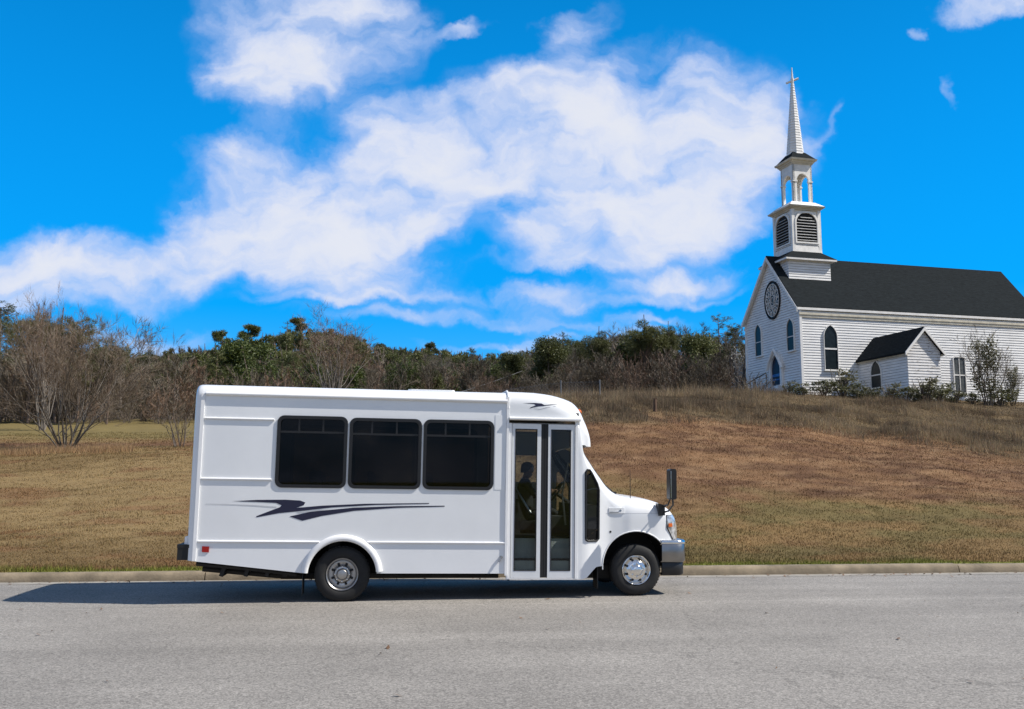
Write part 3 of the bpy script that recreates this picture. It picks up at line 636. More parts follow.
    mb = MB(); frustum(mb, bc, (bh[0] + .32, bh[1] + .32), (bh[0] + .32, bh[1] + .32), 8.90, 9.02); mb.build('steeple_eave', MC['trim'], st)
    mb = MB(); frustum(mb, bc, (bh[0] + .33, bh[1] + .33), (sx + .06, sy + .06), 9.025, 9.58); mb.build('steeple_skirt_roof', MC['roof'], st)
    mb = MB(); frustum(mb, (cx, cy), (sx, sy), (sx - .06, sy - .06), 9.45, 12.42)
    for a, b in ((-1, -1), (1, -1), (1, 1), (-1, 1)): mb.box((cx + a * sx - .14, cy + b * sy - .14, 9.5), (cx + a * sx + .07, cy + b * sy + .07, 12.42)) if a > 0 and b > 0 else mb.box((cx + a * sx - (.07 if a < 0 else .14), cy + b * sy - (.07 if b < 0 else .14), 9.5), (cx + a * sx + (.14 if a < 0 else .07), cy + b * sy + (.14 if b < 0 else .07), 12.42))
    frustum(mb, (cx, cy), (sx + .09, sy + .09), (sx + .05, sy + .05), 9.48, 10.02); frustum(mb, (cx, cy), (sx + .07, sy + .07), (sx + .04, sy + .04), 10.06, 10.14)
    bl = mb.build('belfry', MC['trim'], C)
    for ax_, O in (((1, 0, 0), (cx, cy - sy, 10.25)), ((0, -1, 0), (cx - sx, cy, 10.25)), ((-1, 0, 0), (cx, cy + sy, 10.25)), ((0, 1, 0), (cx + sx, cy, 10.25))):
        A = Vector(ax_); O = Vector(O); nz = A.cross(Vector((0, 0, 1))); ww = 1.52 if abs(ax_[0]) else 1.62
        p = arch(ww, 1.95, spring=1.25); mb = MB(); mb.ring(grow(p, .10), p, O + nz * -.02, A, (0, 0, 1), .13); fr_ = mb.build('louvre_frame', MC['trim'], bl)
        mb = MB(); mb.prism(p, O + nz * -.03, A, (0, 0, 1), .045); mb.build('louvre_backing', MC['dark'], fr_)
        mb = MB()
        for k in range(9):
            v = .12 + k * .19; hw_ = ww / 2 if v < 1.25 else max(.08, (ww / 2) * (1 - (v - 1.25) / .70) ** .7)
            rot = Matrix.Rotation(R(38), 3, A); c0 = O + nz * .06 + Vector((0, 0, v))
            vs = [c0 + A * a + rot @ (nz * b * .055 + Vector((0, 0, c * .012))) for a in (-hw_, hw_) for b in (-1, 1) for c in (-1, 1)]
            mb.add(vs, [(0, 1, 3, 2), (4, 6, 7, 5), (0, 4, 5, 1), (2, 3, 7, 6), (0, 2, 6, 4), (1, 5, 7, 3)])
        mb.build('louvre_slats', MC['louvre'], fr_)
    def cornice(mb, z, h, steps):
        for (dz, e) in steps: frustum(mb, (cx, cy), (h[0] + e, h[1] + e), (h[0] + e + .04, h[1] + e + .04), z + dz[0], z + dz[1])
    mb = MB(); cornice(mb, 12.40, (sx, sy), [((0, .08), .06), ((.082, .16), .15), ((.162, .26), .27)]); mb.build('cornice', MC['cream'], bl)
    mb = MB(); frustum(mb, (cx, cy), (sx + .29, sy + .29), (.86, .94), 12.663, 13.02); mb.build('belfry_deck', MC['trim'], bl)
    # open lantern: four arched faces on corner posts
    cx += .12
    lx, ly, lz0, lz1 = .70, .76, 13.0, 15.68; mb = MB()
    for A, O, hw_ in ((Vector((1, 0, 0)), Vector((cx, cy - ly, lz0)), lx), (Vector((0, -1, 0)), Vector((cx - lx, cy, lz0)), ly), (Vector((-1, 0, 0)), Vector((cx, cy + ly, lz0)), lx), (Vector((0, 1, 0)), Vector((cx + lx, cy, lz0)), ly)):
        nz = A.cross(Vector((0, 0, 1))); ow = hw_ - .25; p = arch(ow * 2, 2.05, n=6, spring=1.5)
        pts = [(-hw_, 0), (-hw_, lz1 - lz0), (hw_, lz1 - lz0), (hw_, 0), (ow, 0)] + p[2:-1] + [(-ow, 1.5), (-ow, 0)]
        # split the face into two piers and a spandrel so each polygon stays simple
        mb.prism([(-hw_, 0), (-ow, 0), (-ow, 1.5), (-hw_, 1.5)], O - nz * .12, A, (0, 0, 1), .12); mb.prism([(ow, 0), (hw_, 0), (hw_, 1.5), (ow, 1.5)], O - nz * .12, A, (0, 0, 1), .12)
        top = lz1 - lz0; ap = p[2:]
        half = len(ap) // 2
        mb.prism([(hw_, 1.502), (hw_, top), (0, top)] + ap[:half + 1][::-1], O - nz * .12, A, (0, 0, 1), .12)
        mb.prism([(0, top), (-hw_, top), (-hw_, 1.502)] + ap[half:][::-1], O - nz * .12, A, (0, 0, 1), .12)
        mb.prism([(-hw_ - .03, 1.44), (-ow + .04, 1.44), (-ow + .04, 1.54), (-hw_ - .03, 1.54)], O - nz * .14, A, (0, 0, 1), .18); mb.prism([(ow - .04, 1.44), (hw_ + .03, 1.44), (hw_ + .03, 1.54), (ow - .04, 1.54)], O - nz * .14, A, (0, 0, 1), .18)
    ln = mb.build('lantern', MC['trim'], C)
    mb = MB(); cornice(mb, 15.56, (lx, ly), [((.1, .20), .05), ((.202, .32), .13), ((.322, .44), .26)]); mb.build('cornice', MC['cream'], ln)
    mb = MB(); frustum(mb, (cx, cy), (lx + .24, ly + .24), (.46, .46), 16.005, 16.60); mb.build('lantern_roof', MC['roof'], ln)
    # clapboarded eight-sided spire
    mb = MB(); z0, z1, r0, r1 = 16.50, 21.85, .57, .07; n = 28
    def oc(z, r): return [(cx + r * math.cos(PI / 8 + k * PI / 4), cy + r * math.sin(PI / 8 + k * PI / 4), z) for k in range(8)]
    for i in range(n):
        za = z0 + (z1 - z0) * i / n; zb = z0 + (z1 - z0) * (i + 1) / n; ra = r0 + (r1 - r0) * i / n + .028; rb = r0 + (r1 - r0) * (i + 1) / n
        V = oc(za, ra) + oc(zb, rb); mb.add(V, [tuple(range(8))[::-1], tuple(range(8, 16))] + [(k, (k + 1) % 8, 8 + (k + 1) % 8, 8 + k) for k in range(8)])
    sp_ = mb.build('spire', MC['board'], C)
    mb = MB(); mb.tube([(cx, cy, 21.7), (cx, cy, 22.75)], [.085, .03], 8)
    mb.tube([(cx, cy, 21.2), (cx, cy, 21.95)], .11, 8)
    A = Vector((.80, -.35, .32)).normalized(); B = A.cross(Vector((0, 0, 1))).normalized(); c0 = Vector((cx, cy, 21.80))
    for s in (-1, 1): mb.tube([c0 - A * .05, c0 + A * s * .44], .07, 6)
    mb.build('cross', MC['trim'], sp_)
    mb = MB(); mb.box((.05, .05, -.6), (NL - .05, W - .05, -.45)); mb.build('foundation', MC['step'], C)
build_church()

# ------------------------------------------------------------------ minibus
TH = math.atan(.1425); RK = .0145
BO = np.array([-2.327, 13.258, 0.0])
bus = empty('minibus', tuple(BO), 0, 'white shuttle minibus with dark side windows and navy swoosh parked on the road', 'minibus')
bus.rotation_euler = Euler((0, RK, TH), 'XYZ')
BM = Matrix.Translation(Vector(BO)) @ bus.rotation_euler.to_matrix().to_4x4()
BU = np.array(BM.to_3x3())      # columns: forward, across (away), up
def bl(px, py, off=0.0):
    """local (X, Z) on the side plane of the bus of a bearing measured in the photograph"""
    r = ray(px, py); c = np.array([0, 0, CZ]); n = BU[:, 1]; o = BO + n * off; t = np.dot(o - c, n) / np.dot(r, n); q = c + r * t - BO
    return float(q @ BU[:, 0]), float(q @ BU[:, 2])
BW = 2.32
def section(y0, y1, zb, zt, r, crown=.03, ns=7, na=8, nt_=10):
    P = [(y0, zb + (zt - r - zb) * i / ns) for i in range(ns)]
    P += [(y0 + r - r * math.cos(PI / 2 * k / na), zt - r + r * math.sin(PI / 2 * k / na)) for k in range(na)]
    w = y1 - y0 - 2 * r
    P += [(y0 + r + w * k / nt_, zt + crown * (1 - (2 * k / nt_ - 1) ** 2)) for k in range(nt_)]
    P += [(y1 - r + r * math.sin(PI / 2 * k / na), zt - r + r * math.cos(PI / 2 * k / na)) for k in range(na)]
    P += [(y1, zt - r + (zb - zt + r) * i / ns) for i in range(ns + 1)]
    return P
def loft(stations, mats, name, parent, drop=None, cap0=False, cap1=False, thick=.03, smooth=40):
    mb = MB(); n = len(stations[0][1]); V = [(X, y, z) for X, P in stations for (y, z) in P]; fs = []
    for i in range(len(stations) - 1):
        for j in range(n - 1):
            if drop and drop(i, j): continue
            fs.append((i * n + j, (i + 1) * n + j, (i + 1) * n + j + 1, i * n + j + 1))
    if cap0: fs.append(tuple(range(n)))
    if cap1: fs.append(tuple(range((len(stations) - 1) * n, len(stations) * n))[::-1])
    mb.add(V, fs); o = mb.build(name, mats, parent)
    me = o.data
    # normals outward: flip if the mean side normal points inward
    s = sum((p.normal.y * (p.center.y - BW / 2) + p.normal.z * max(0, p.center.z - 1.6)) * p.area for p in me.polygons)
    if s < 0: me.flip_normals()
    sd = o.modifiers.new('s', 'SOLIDIFY'); sd.thickness = thick; sd.offset = -1
    apply_mods(o, smooth); return o
def bx(x0, y0, z0, x1, y1, z1):
    m = MB(); m.box((x0, y0, z0), (x1, y1, z1)); return m
def side_cut(pts, y0, y1):
    m = MB(); m.prism(pts, (0, y1, 0), (1, 0, 0), (0, 0, 1), y1 - y0); return m
WIN = [(-.955, 1.535, .005, 2.525), (.03, 1.535, 1.035, 2.515), (1.06, 1.535, 2.06, 2.515)]
WR = .40; AR = .47
def wheel_cut(cx, cz, r, y0, y1):
    m = MB(); m.prism([(cx + r * math.cos(2 * PI * k / 40), cz + r * math.sin(2 * PI * k / 40)) for k in range(40)], (0, y1, 0), (1, 0, 0), (0, 0, 1), y1 - y0); return m
CABX = 2.255
def build_bus():
    B = bus
    # --- coach shell
    st = []
    def zb_(X): return .385 if X > -.5 else .385 + (-.5 - X) / 1.55 * .165
    for X, ins, dz in ((-2.072, .075, .06), (-2.066, .045, .03), (-2.045, .018, .012), (-2.01, .004, .002), (-1.96, 0, 0), (-1.3, 0, 0), (-.56, 0, 0), (-.5, 0, 0), (.5, 0, 0), (1.4, 0, 0), (2.05, 0, 0), (CABX - .006, 0, 0)):
        st.append((X, section(ins, BW - ins, zb_(X) + (.0 if X > -.5 else 0), 2.935 - dz, .17)))
    o = loft(st, [M['white']], 'coach_body', B, cap0=True, thick=.035)
    cuts = [side_cut(rrect(*w, .09), -.2, .3) for w in WIN] + [side_cut(rrect(*w, .09), BW - .3, BW + .2) for w in WIN]
    cuts += [wheel_cut(0, .375, AR, -.2, .2), wheel_cut(0, .375, AR, BW - .2, BW + .2)]
    bool_cut(o, cuts); o.data.polygons.foreach_set('use_smooth', [True] * len(o.data.polygons)); o.data.set_sharp_from_angle(angle=R(35))
    coach = o
    # --- front module: door wall, A-pillars, wings and bonnet
    cont = [(CABX, 2.50), (3.30, 2.50), (3.36, 2.16), (3.50, 1.94), (3.64, 1.765), (3.78, 1.60), (3.87, 1.53), (3.972, 1.485), (4.15, 1.462), (4.343, 1.435), (4.522, 1.392), (4.62, 1.335), (4.70, 1.255), (4.752, 1.165), (4.785, 1.02), (4.80, .84)]
    NX = lambda X: X if X < 4.5 else 4.5 + (X - 4.5) * 1.24
    cont = [(NX(a), b) for a, b in cont]
    ins = [(CABX, 0), (3.33, 0), (3.42, .012), (3.52, .05), (3.64, .10), (3.8, .135), (3.95, .13), (4.1, .115), (4.3, .12), (4.45, .125), (4.6, .15), (4.72, .185), (4.80, .25), (4.84, .33), (4.872, .46)]
    zb = [(CABX, .305), (3.34, .305), (3.42, .33), (3.50, .41), (3.563, .47), (3.62, .48), (4.5, .48), (4.56, .79), (4.88, .80)]
    rad = [(CABX, .06), (3.30, .06), (3.40, .18), (3.8, .22), (4.0, .26), (4.5, .24), (4.88, .12)]
    I = lambda tb, X: float(np.interp(X, [a for a, b in tb], [b for a, b in tb]))
    H = lambda tb, X: float(hermite([a for a, b in tb], [b for a, b in tb], np.array([X]))[0])
    Xs = sorted(set([CABX + .002, 2.7, 3.2, 3.30, 3.33, 3.36] + [3.36 + .03 * k for k in range(1, 45) if 3.36 + .03 * k < 4.56] + [4.565, 4.60, 4.64, 4.68, 4.72, 4.76, 4.795, 4.825, 4.85, 4.872]))
    st = [(X, section(H(ins, X), BW - H(ins, X), I(zb, X), H(cont, X), I(rad, X), crown=.035 if X > 3.33 else .0)) for X in Xs]
    n = len(st[0][1])
    def isglass(i, j):
        X = (Xs[i] + Xs[min(i + 1, len(Xs) - 1)]) / 2; return 3.37 < X < 3.84 and 16 <= j <= 7 + 8 + 10
    cab = loft(st, [M['white']], 'cab_body', B, drop=lambda i, j: isglass(i, j) or (Xs[i] < 3.28 and 14 <= j <= 26), cap1=True, thick=.03, smooth=45)
    QW = [(3.40, .86), (3.43, .84), (3.575, .84), (3.605, .87), (3.608, 1.56), (3.58, 1.65), (3.49, 1.80), (3.455, 1.842), (3.42, 1.845), (3.395, 1.81)]
    bool_cut(cab, [bx(2.315, -.1, .32, 3.238, .12, 2.49), side_cut(QW, -.2, .3), side_cut(QW, BW - .3, BW + .2), bx(2.42, BW - .12, 1.66, 3.2, BW + .1, 2.10),
                   wheel_cut(4.175, .47, .505, -.2, .55), wheel_cut(4.175, .47, .505, BW - .55, BW + .2)])
    cab.data.polygons.foreach_set('use_smooth', [True] * len(cab.data.polygons)); cab.data.set_sharp_from_angle(angle=R(42))
    mb = MB(); V = []; gi = [i for i in range(len(Xs)) if 3.35 < Xs[i] < 3.87]; js = list(range(15, 27))
    for i in gi:
        for j in js: y, z = st[i][1][j]; V.append((Xs[i] - .006, y, z - .008))
    m_ = len(js); mb.add(V, [(a * m_ + b, a * m_ + b + 1, (a + 1) * m_ + b + 1, (a + 1) * m_ + b) for a in range(len(gi) - 1) for b in range(m_ - 1)])
    ws = mb.build('windshield', M['doorglass'], B, smooth=60)
    for i0 in (15, 26): mb = MB(); mb.tube([(Xs[i] - .002, st[i][1][i0][0], st[i][1][i0][1] + .002) for i in gi], .014, 5); mb.build('rubber_seal', M['black'], ws)
    # --- moulded cap above the cab
    ct = [(CABX - .004, 2.952), (2.55, 2.952), (2.863, 2.928), (3.10, 2.880), (3.231, 2.832), (3.30, 2.775), (3.37, 2.68), (3.42, 2.56), (3.462, 2.42), (3.485, 2.32), (3.497, 2.25)]
    ci = [(CABX, -.014), (2.9, -.014), (3.15, .0), (3.3, .03), (3.40, .075), (3.46, .095), (3.497, .15)]
    cr_ = [(CABX, .18), (2.8, .22), (3.2, .30), (3.4, .26), (3.46, .14), (3.497, .03)]
    Xc = [CABX - .004, CABX + .02, 2.45, 2.65, 2.8, 2.9, 3.0, 3.1, 3.17, 3.23, 3.27, 3.298, 3.312, 3.34, 3.37, 3.40, 3.425, 3.45, 3.47, 3.485, 3.497]
    st2 = [(X, section(H(ci, X), BW - H(ci, X), 2.545 if X < 3.30 else 2.20 - .02 * (X > 3.4), H(ct, X), I(cr_, X), crown=.03)) for X in Xc]
    cap = loft(st2, [M['white']], 'roof_cap', B, cap1=True, thick=.02, smooth=50)
    bvh = lambda o: BVHTree.FromPolygons([v.co.copy() for v in o.data.vertices], [tuple(p.vertices) for p in o.data.polygons])
    TC, TB, TP = bvh(cap), bvh(cab), bvh(coach)
    def onto(tree, X, Z, out=.003):
        h = tree.ray_cast(Vector((X, -1.5, Z)), Vector((0, 1, 0)), 2.2)
        if h[0]: return Vector((X, h[0].y - out, Z))
        q = tree.find_nearest(Vector((X, .1, Z)))[0]; return Vector((q.x, q.y - out, q.z))
    def decal(name, pts, tree, m, parent, out=.003):
        mb = MB(); P = [onto(tree, X, Z, out) for X, Z in pts]; mb.add(P, [tuple(range(len(P)))]); 
        bm = bmesh.new(); me = mb.mesh(name, m, fix=False); bm.from_mesh(me); bmesh.ops.triangulate(bm, faces=bm.faces); bm.to_mesh(me); bm.free()
        o = bpy.data.objects.new(name, me); COL.objects.link(o); o.parent = parent; return o
    # --- side graphics
    def px_(pts, x0, y0, s): return [bl(x0 + a / s, y0 + b / s) for a, b in pts]
    s1 = px_([(32, 52), (150, 46), (280, 45), (350, 49), (374, 58), (366, 71), (332, 83), (450, 73), (650, 64), (950, 60.5), (950, 64), (700, 69.5), (500, 81), (350, 98), (250, 108), (147, 127), (145, 122), (255, 80), (264, 71), (238, 60), (150, 55.5)], 225, 490, 4.654)
    s2 = px_([(300, 123), (400, 101), (600, 82), (800, 75), (1022, 73), (1022, 77), (800, 83), (600, 97), (450, 121), (360, 143)], 225, 490, 4.654)
    s3 = px_([(-90, 64), (0, 65), (130, 70), (240, 78), (240, 82), (130, 74), (0, 68), (-90, 66)], 225, 490, 4.654)
    s4 = px_([(330, 102), (430, 92), (500, 90), (430, 97), (345, 108)], 225, 490, 4.654)
    decal('side_stripe', s1, TP, M['navy'], coach); decal('side_stripe', s2, TP, M['navy'], coach); decal('pale_stripe', s3, TP, M['greyvinyl'], coach); decal('pale_stripe', s4, TP, M['greyvinyl'], coach)
    c1 = px_([(222, 236), (300, 233), (360, 233), (420, 238), (438, 249), (450, 254), (520, 247), (607, 245), (560, 250), (500, 257), (440, 264), (390, 268), (340, 277), (297, 290), (310, 276), (360, 258), (350, 245), (300, 239)], 500, 380, 10.13)
    decal('cap_emblem', c1, TC, M['navy'], cap)
    c2 = px_([(345, 283), (395, 296), (470, 276), (560, 264), (570, 268), (480, 282), (392, 302), (340, 287)], 500, 380, 10.13); decal('pale_stripe', c2, TC, M['greyvinyl'], cap)
    # --- trims, seams
    def strip(X0, X1, z, h=.030, out=.022, parent=coach, y=0, name='trim_strip'):
        mb = MB(); hs = h / 2; mb.prism([(0.004, -hs), (-out * .6, -hs), (-out, -hs * .4), (-out, hs * .4), (-out * .6, hs), (.004, hs)], (X0, y, z), (0, 1, 0), (0, 0, 1), X1 - X0); return mb.build(name, M['trimwhite'], parent, smooth=50)
    for z, X1 in ((2.462, -1.0), (1.642, -1.0)): strip(-1.925, X1, z)
    strip(-1.925, -.325, .805); strip(.325, CABX - .02, .805)
    strip(-1.925, CABX - .012, 2.80, .05, .04, name='rain_gutter')
    for p, tree in (([(-1.965, .54), (-1.965, 2.86)], TP),):
        mb = MB(); mb.box((-1.985, -.020, .545), (-1.94, .002, 2.80)); mb.build('corner_trim', M['trimwhite'], coach)
    mb = MB(); mb.box((CABX - .018, -.022, .36), (CABX + .014, .004, 2.86)); mb.build('seam_trim', M['trimwhite'], coach)
    mb = MB(); mb.tube([(CABX + .005, -.012, 2.70), (CABX + .005, .0, 2.80), (CABX + .005, .07, 2.915), (CABX + .005, .2, 2.965), (CABX + .005, 1.16, 2.985), (CABX + .005, 2.1, 2.965), (CABX + .005, BW - .06, 2.915), (CABX + .005, BW + .01, 2.75)], .016, 6); mb.build('seam_trim', M['trimwhite'], cap)
    strip(2.275, 3.31, 2.556, .045, .055, parent=cap, y=0, name='rain_gutter')
    mb = MB(); mb.box((2.075, -.004, 1.545), (CABX - .02, .003, 2.60)); mb.build('access_panel', M['white'], coach)
    for y, sg in ((0, -1), (BW, 1)):
        mb = MB(); n = 26; a0, a1 = R(6), R(176); prof = [(.462, .01), (.462, .032), (.475, .045), (.50, .050), (.535, .038), (.548, .018), (.55, -.004)]; V = []
        for k in range(n + 1):
            a = a0 + (a1 - a0) * k / n
            for r, o_ in prof: V.append((r * math.cos(a), y + sg * o_, .358 + r * math.sin(a)))
        m_ = len(prof); mb.add(V, [(k * m_ + q, k * m_ + q + 1, (k + 1) * m_ + q + 1, (k + 1) * m_ + q) for k in range(n) for q in range(m_ - 1)]); fl = mb.build('wheel_arch_flare', M['trimwhite'], coach, smooth=60)
    # --- coach windows
    for y, sg in ((0, 1), (BW, -1)):
        for w in WIN:
            o_ = rrect(*w, .095); i_ = rrect(w[0] + .045, w[1] + .045, w[2] - .045, w[3] - .045, .06)
            mb = MB(); mb.ring(o_, i_, (0, y - sg * .016 if sg == 1 else y + .016, 0), (1, 0, 0), (0, 0, 1), -.05 * sg)
            zm = w[3] - .225; x0, x1 = w[0] + .045, w[2] - .045
            ya, yb = sorted((y + sg * .006, y + sg * .024))
            fr = mb.build('window', M['blackplastic'], B, smooth=40)
            mb = MB(); mb.box((x0, ya, zm - .014), (x1, yb, zm + .014))
            for f in (.29, .665): xx = x0 + (x1 - x0) * f; mb.box((xx - .012, ya, zm + .0145), (xx + .012, yb, w[3] - .046))
            mb.build('vent_bar', M['blackplastic'], fr)
            mb = MB(); ga, gb = sorted((y + sg * .027, y + sg * .031)); mb.prism(i_, (0, gb, 0), (1, 0, 0), (0, 0, 1), gb - ga); mb.build('pane', M['tint'], fr)
    # --- folding entrance door
    for (x0, x1), (g0, g1) in (((2.322, 2.742), (2.366, 2.686)), ((2.846, 3.232), (2.886, 3.178))):
        mb = MB(); zz = (.325, 2.485); gz = (.422, 2.412)
        mb.box((x0, .005, zz[0]), (g0, .045, zz[1])); mb.box((g1, .005, zz[0]), (x1, .045, zz[1])); mb.box((g0, .005, zz[0]), (g1, .045, gz[0])); mb.box((g0, .005, gz[1]), (g1, .045, zz[1]))
        lf = mb.build('door_leaf', M['alu'], B)
        mb = MB(); mb.box((g0, .022, gz[0]), (g1, .027, gz[1])); mb.build('pane', M['doorglass'], lf)
        mb = MB(); t_ = .012
        mb.box((g0, .001, gz[0]), (g0 + t_, .02, gz[1])); mb.box((g1 - t_, .001, gz[0]), (g1, .02, gz[1])); mb.box((g0 + t_, .001, gz[0]), (g1 - t_, .02, gz[0] + t_)); mb.box((g0 + t_, .001, gz[1] - t_), (g1 - t_, .02, gz[1])); mb.build('glazing_seal', M['black'], lf)
    mb = MB(); mb.box((2.744, .012, .33), (2.792, .05, 2.48)); mb.box((2.796, .012, .33), (2.844, .05, 2.48)); mb.build('door_seal', M['black'], B)
    mb = MB(); mb.box((2.272, -.006, .315), (2.314, .012, 2.49)); mb.box((3.239, -.006, .315), (3.275, .012, 2.53)); mb.build('door_jamb', M['trimwhite'], B)
    mb = MB(); mb.box((3.2385, -.002, .33), (3.246, .03, 2.49)); mb.build('door_seal', M['black'], B)
    mb = MB(); mb.tube([(2.185, -.03, .615), (2.155, -.035, .545)], .014, 6); mb.tube([(2.185, 0, .61), (2.185, -.032, .61)], .022, 8); mb.build('latch_handle', M['steel'], coach)
    # --- quarter windows, cab side glass
    for y, sg in ((0, 1), (BW, -1)):
        inn = [(3.405 + (a - 3.5) * .86 + .082, 1.345 + (b - 1.345) * .955) for a, b in QW]
        P = [Vector((a, 0, b)) for a, b in QW]; q = []
        mb = MB(); 
        def ysf(X): return H(ins, X) if sg == 1 else BW - H(ins, X)
        loop = [(a, ysf(a) - sg * .006, b) for a, b in QW]; mb.tube(loop + [loop[0]], .016, 6); fr = mb.build('quarter_window', M['black'], B, smooth=60)
        mb = MB(); lo = [(a, ysf(a) + sg * .012, b) for a, b in QW]; mb.add(lo, [tuple(range(len(lo)))]); mb.build('pane', M['doorglass'], fr)
    mb = MB(); mb.box((2.42, BW - .02, 1.66), (3.2, BW - .014, 2.10)); mb.build('driver_window', M['clear'], B)
    # --- lights, badge, marker lamps
    def patch(name, pts, tree, m, parent, out, thick):
        mb = MB(); P = [onto(tree, X, Z, out) for X, Z in pts]; Q = [p + Vector((0, thick, 0)) for p in P]; n = len(P)
        mb.add(P + Q, [tuple(range(n)), tuple(range(n, 2 * n))[::-1]] + [(i, (i + 1) % n, n + (i + 1) % n, n + i) for i in range(n)]); return mb.build(name, m, parent, smooth=30)
    def strip_patch(name, xa, xb, za, zb, tree, m, parent, out, lean=lambda X, Z: X, nx=8, nz=6):
        mb = MB(); V = []
        for i in range(nz + 1):
            for j in range(nx + 1):
                f = i / nz; Z = za + (zb - za) * f; x0 = xa(f); x1 = xb(f); X = x0 + (x1 - x0) * j / nx; p = onto(tree, X, Z, out); V.append(p)
        k = nx + 1; mb.add(V, [(i * k + j, i * k + j + 1, (i + 1) * k + j + 1, (i + 1) * k + j) for i in range(nz) for j in range(nx)])
        o = mb.build(name, m, parent, smooth=80); sd = o.modifiers.new('s', 'SOLIDIFY'); sd.thickness = .012; sd.offset = 0; apply_mods(o, 60); return o
    for side in (0,):
        hl = strip_patch('headlight', lambda f: 4.74 - .095 * min(1, f * 1.9), lambda f: float(np.interp(.86 + .345 * f, [.86, 1.02, 1.165, 1.205], [4.85, 4.83, 4.785, 4.765])), .86, 1.205, TB, M['lens'], B, .006)
        strip_patch('turn_signal', lambda f: 4.665, lambda f: 4.725, 1.04, 1.09, TB, M['amber'], hl, .016, nx=3, nz=2)
        mb = MB(); 
        for pts in ([(4.643, 1.207), (4.643, 1.03), (4.738, .858)], [(4.643, 1.207), (4.70, 1.207), (4.765, 1.205)]): mb.tube([onto(TB, a, b, .008) for a, b in pts], .008, 5)
        mb.build('lamp_bezel', M['blackplastic'], hl)
    mb = MB(); V = [Vector((p.x, BW - p.y, p.z)) for p in [v.co for v in hl.data.vertices]]; mb.add(V, [tuple(p.vertices) for p in hl.data.polygons]); mb.build('headlight', M['lens'], B, smooth=60)
    # grille across the nose
    mb = MB()
    for k in range(6): z = .86 + k * .062; X = H([(b, a) for a, b in reversed(cont)][0:4], z) if False else 4.878 - .02 * max(0, (k - 3)) ; mb.box((X - .01, .56, z), (X + .012, BW - .56, z + .035))
    mb.build('grille', M['chrome'], B)
    bd = patch('fender_badge', [bl(611, 513.4), bl(626.6, 513.6), bl(626.6, 508.3), bl(611, 508.2)], TB, M['alu'], cab, .010, .012)
    q = [bl(622.6 + 1.1 * math.cos(t), 510.8 + 1.1 * math.sin(t)) for t in [2 * PI * k / 12 for k in range(12)]]; patch('badge_emblem', q, TB, M['steel'], bd, .014, .006)
    patch('badge_strip', [bl(611.6, 513.0), bl(621, 513.1), bl(621, 512.0), bl(611.6, 512.0)], TB, M['steel'], bd, .012, .004)
    q = [bl(612.7 + 1.1 * math.cos(t), 532.3 + 1.1 * math.sin(t)) for t in [2 * PI * k / 10 for k in range(10)]]; patch('side_repeater', q, TB, M['black'], cab, .004, .008)
    mb = MB(); P = [onto(TB, 3.72 + .86 * k / 14, 1.225 + .008 * k / 14, -.001) for k in range(15)]; mb.tube(P, .0035, 4); mb.build('bonnet_seam', M['greyvinyl'], cab)
    patch('tail_marker', [bl(202, 552), bl(209, 552.3), bl(209.3, 546.5), bl(202.2, 546.2)], TP, M['red'], B, .014, .018)
    mb = MB(); 
    for y in (.28, .85, BW / 2, 1.47, BW - .28):
        X = 3.375 + (.055 if .3 < y < BW - .3 else -.0); mb = MB(); mb.lathe([(.0, .03), (.03, .024), (.045, 0)], (X - .02, y, 2.70), (.75, 0, .65), 10); mb.build('marker_lamp', M['amber'], cap)
    # --- wheels
    def wheel(cx, cz, y, sg, r, dual=False):
        w = empty('wheel'); w.parent = B; w.location = (cx, y, cz)
        ax = (0, -sg, 0); k = r / .365
        tp = [(.205, -.02), (.225, .004), (.27, .012), (.325, .006), (.348, -.012), (.363, -.035), (.365, -.06), (.365, -.17), (.362, -.195), (.34, -.22), (.27, -.228), (.205, -.20)]
        mb = MB(); mb.lathe([(a * k, b) for a, b in tp], (0, 0, 0), ax, 44, closed=True)
        if dual: mb.lathe([(a * k, b - .28) for a, b in tp], (0, 0, 0), ax, 36, closed=True)
        for q in range(48):       # shoulder lugs of the tread
            a = 2 * PI * q / 48; d = Vector((math.cos(a), 0, math.sin(a))); t = Vector((-math.sin(a), 0, math.cos(a))); c = d * (.357 * k)
            vs = [c + d * u * .010 + t * v * .013 + Vector((0, sg * (.115 + s_ * .085), 0)) for u in (-1, 1) for v in (-1, 1) for s_ in (-1, 1)]
            mb.add(vs, [(0, 1, 3, 2), (4, 6, 7, 5), (0, 4, 5, 1), (2, 3, 7, 6), (0, 2, 6, 4), (1, 5, 7, 3)])
        mb.build('tyre', M['tyre'], w, smooth=40)
        dish = -.055 if dual else .0
        rp = [(.205, -.02), (.214, .002), (.208, .008), (.196, .0), (.186, -.016), (.176, -.045 + dish * .6)]
        if dual: rp += [(.150, -.075), (.125, -.082), (.115, -.06), (.108, -.03), (.10, -.02), (.078, -.016), (.07, .012), (.058, .026), (.03, .03), (.0, .031)]
        else: rp += [(.165, -.03), (.14, -.002), (.118, .014), (.10, .018), (.085, .02), (.072, .034), (.055, .046), (.03, .05), (.0, .051)]
        mb = MB(); mb.lathe([(a * k, b) for a, b in rp], (0, 0, 0), ax, 40); rm = mb.build('rim', M['steel'] if dual else M['chrome'], w, smooth=35)
        mb = MB(); nh = 8
        for q in range(nh):
            a = 2 * PI * (q + .5) / nh; d = Vector((math.cos(a), 0, math.sin(a))); h_ = (-.072 if dual else -.008)
            rr_ = (.137 if dual else .150) * k; mb = MB(); mb.lathe([(0, .012), (.018, .010), (.019, -.01)], d * rr_ + Vector((0, -sg * h_, 0)), ax, 10); mb.build('rim_hole', M['black'], rm)
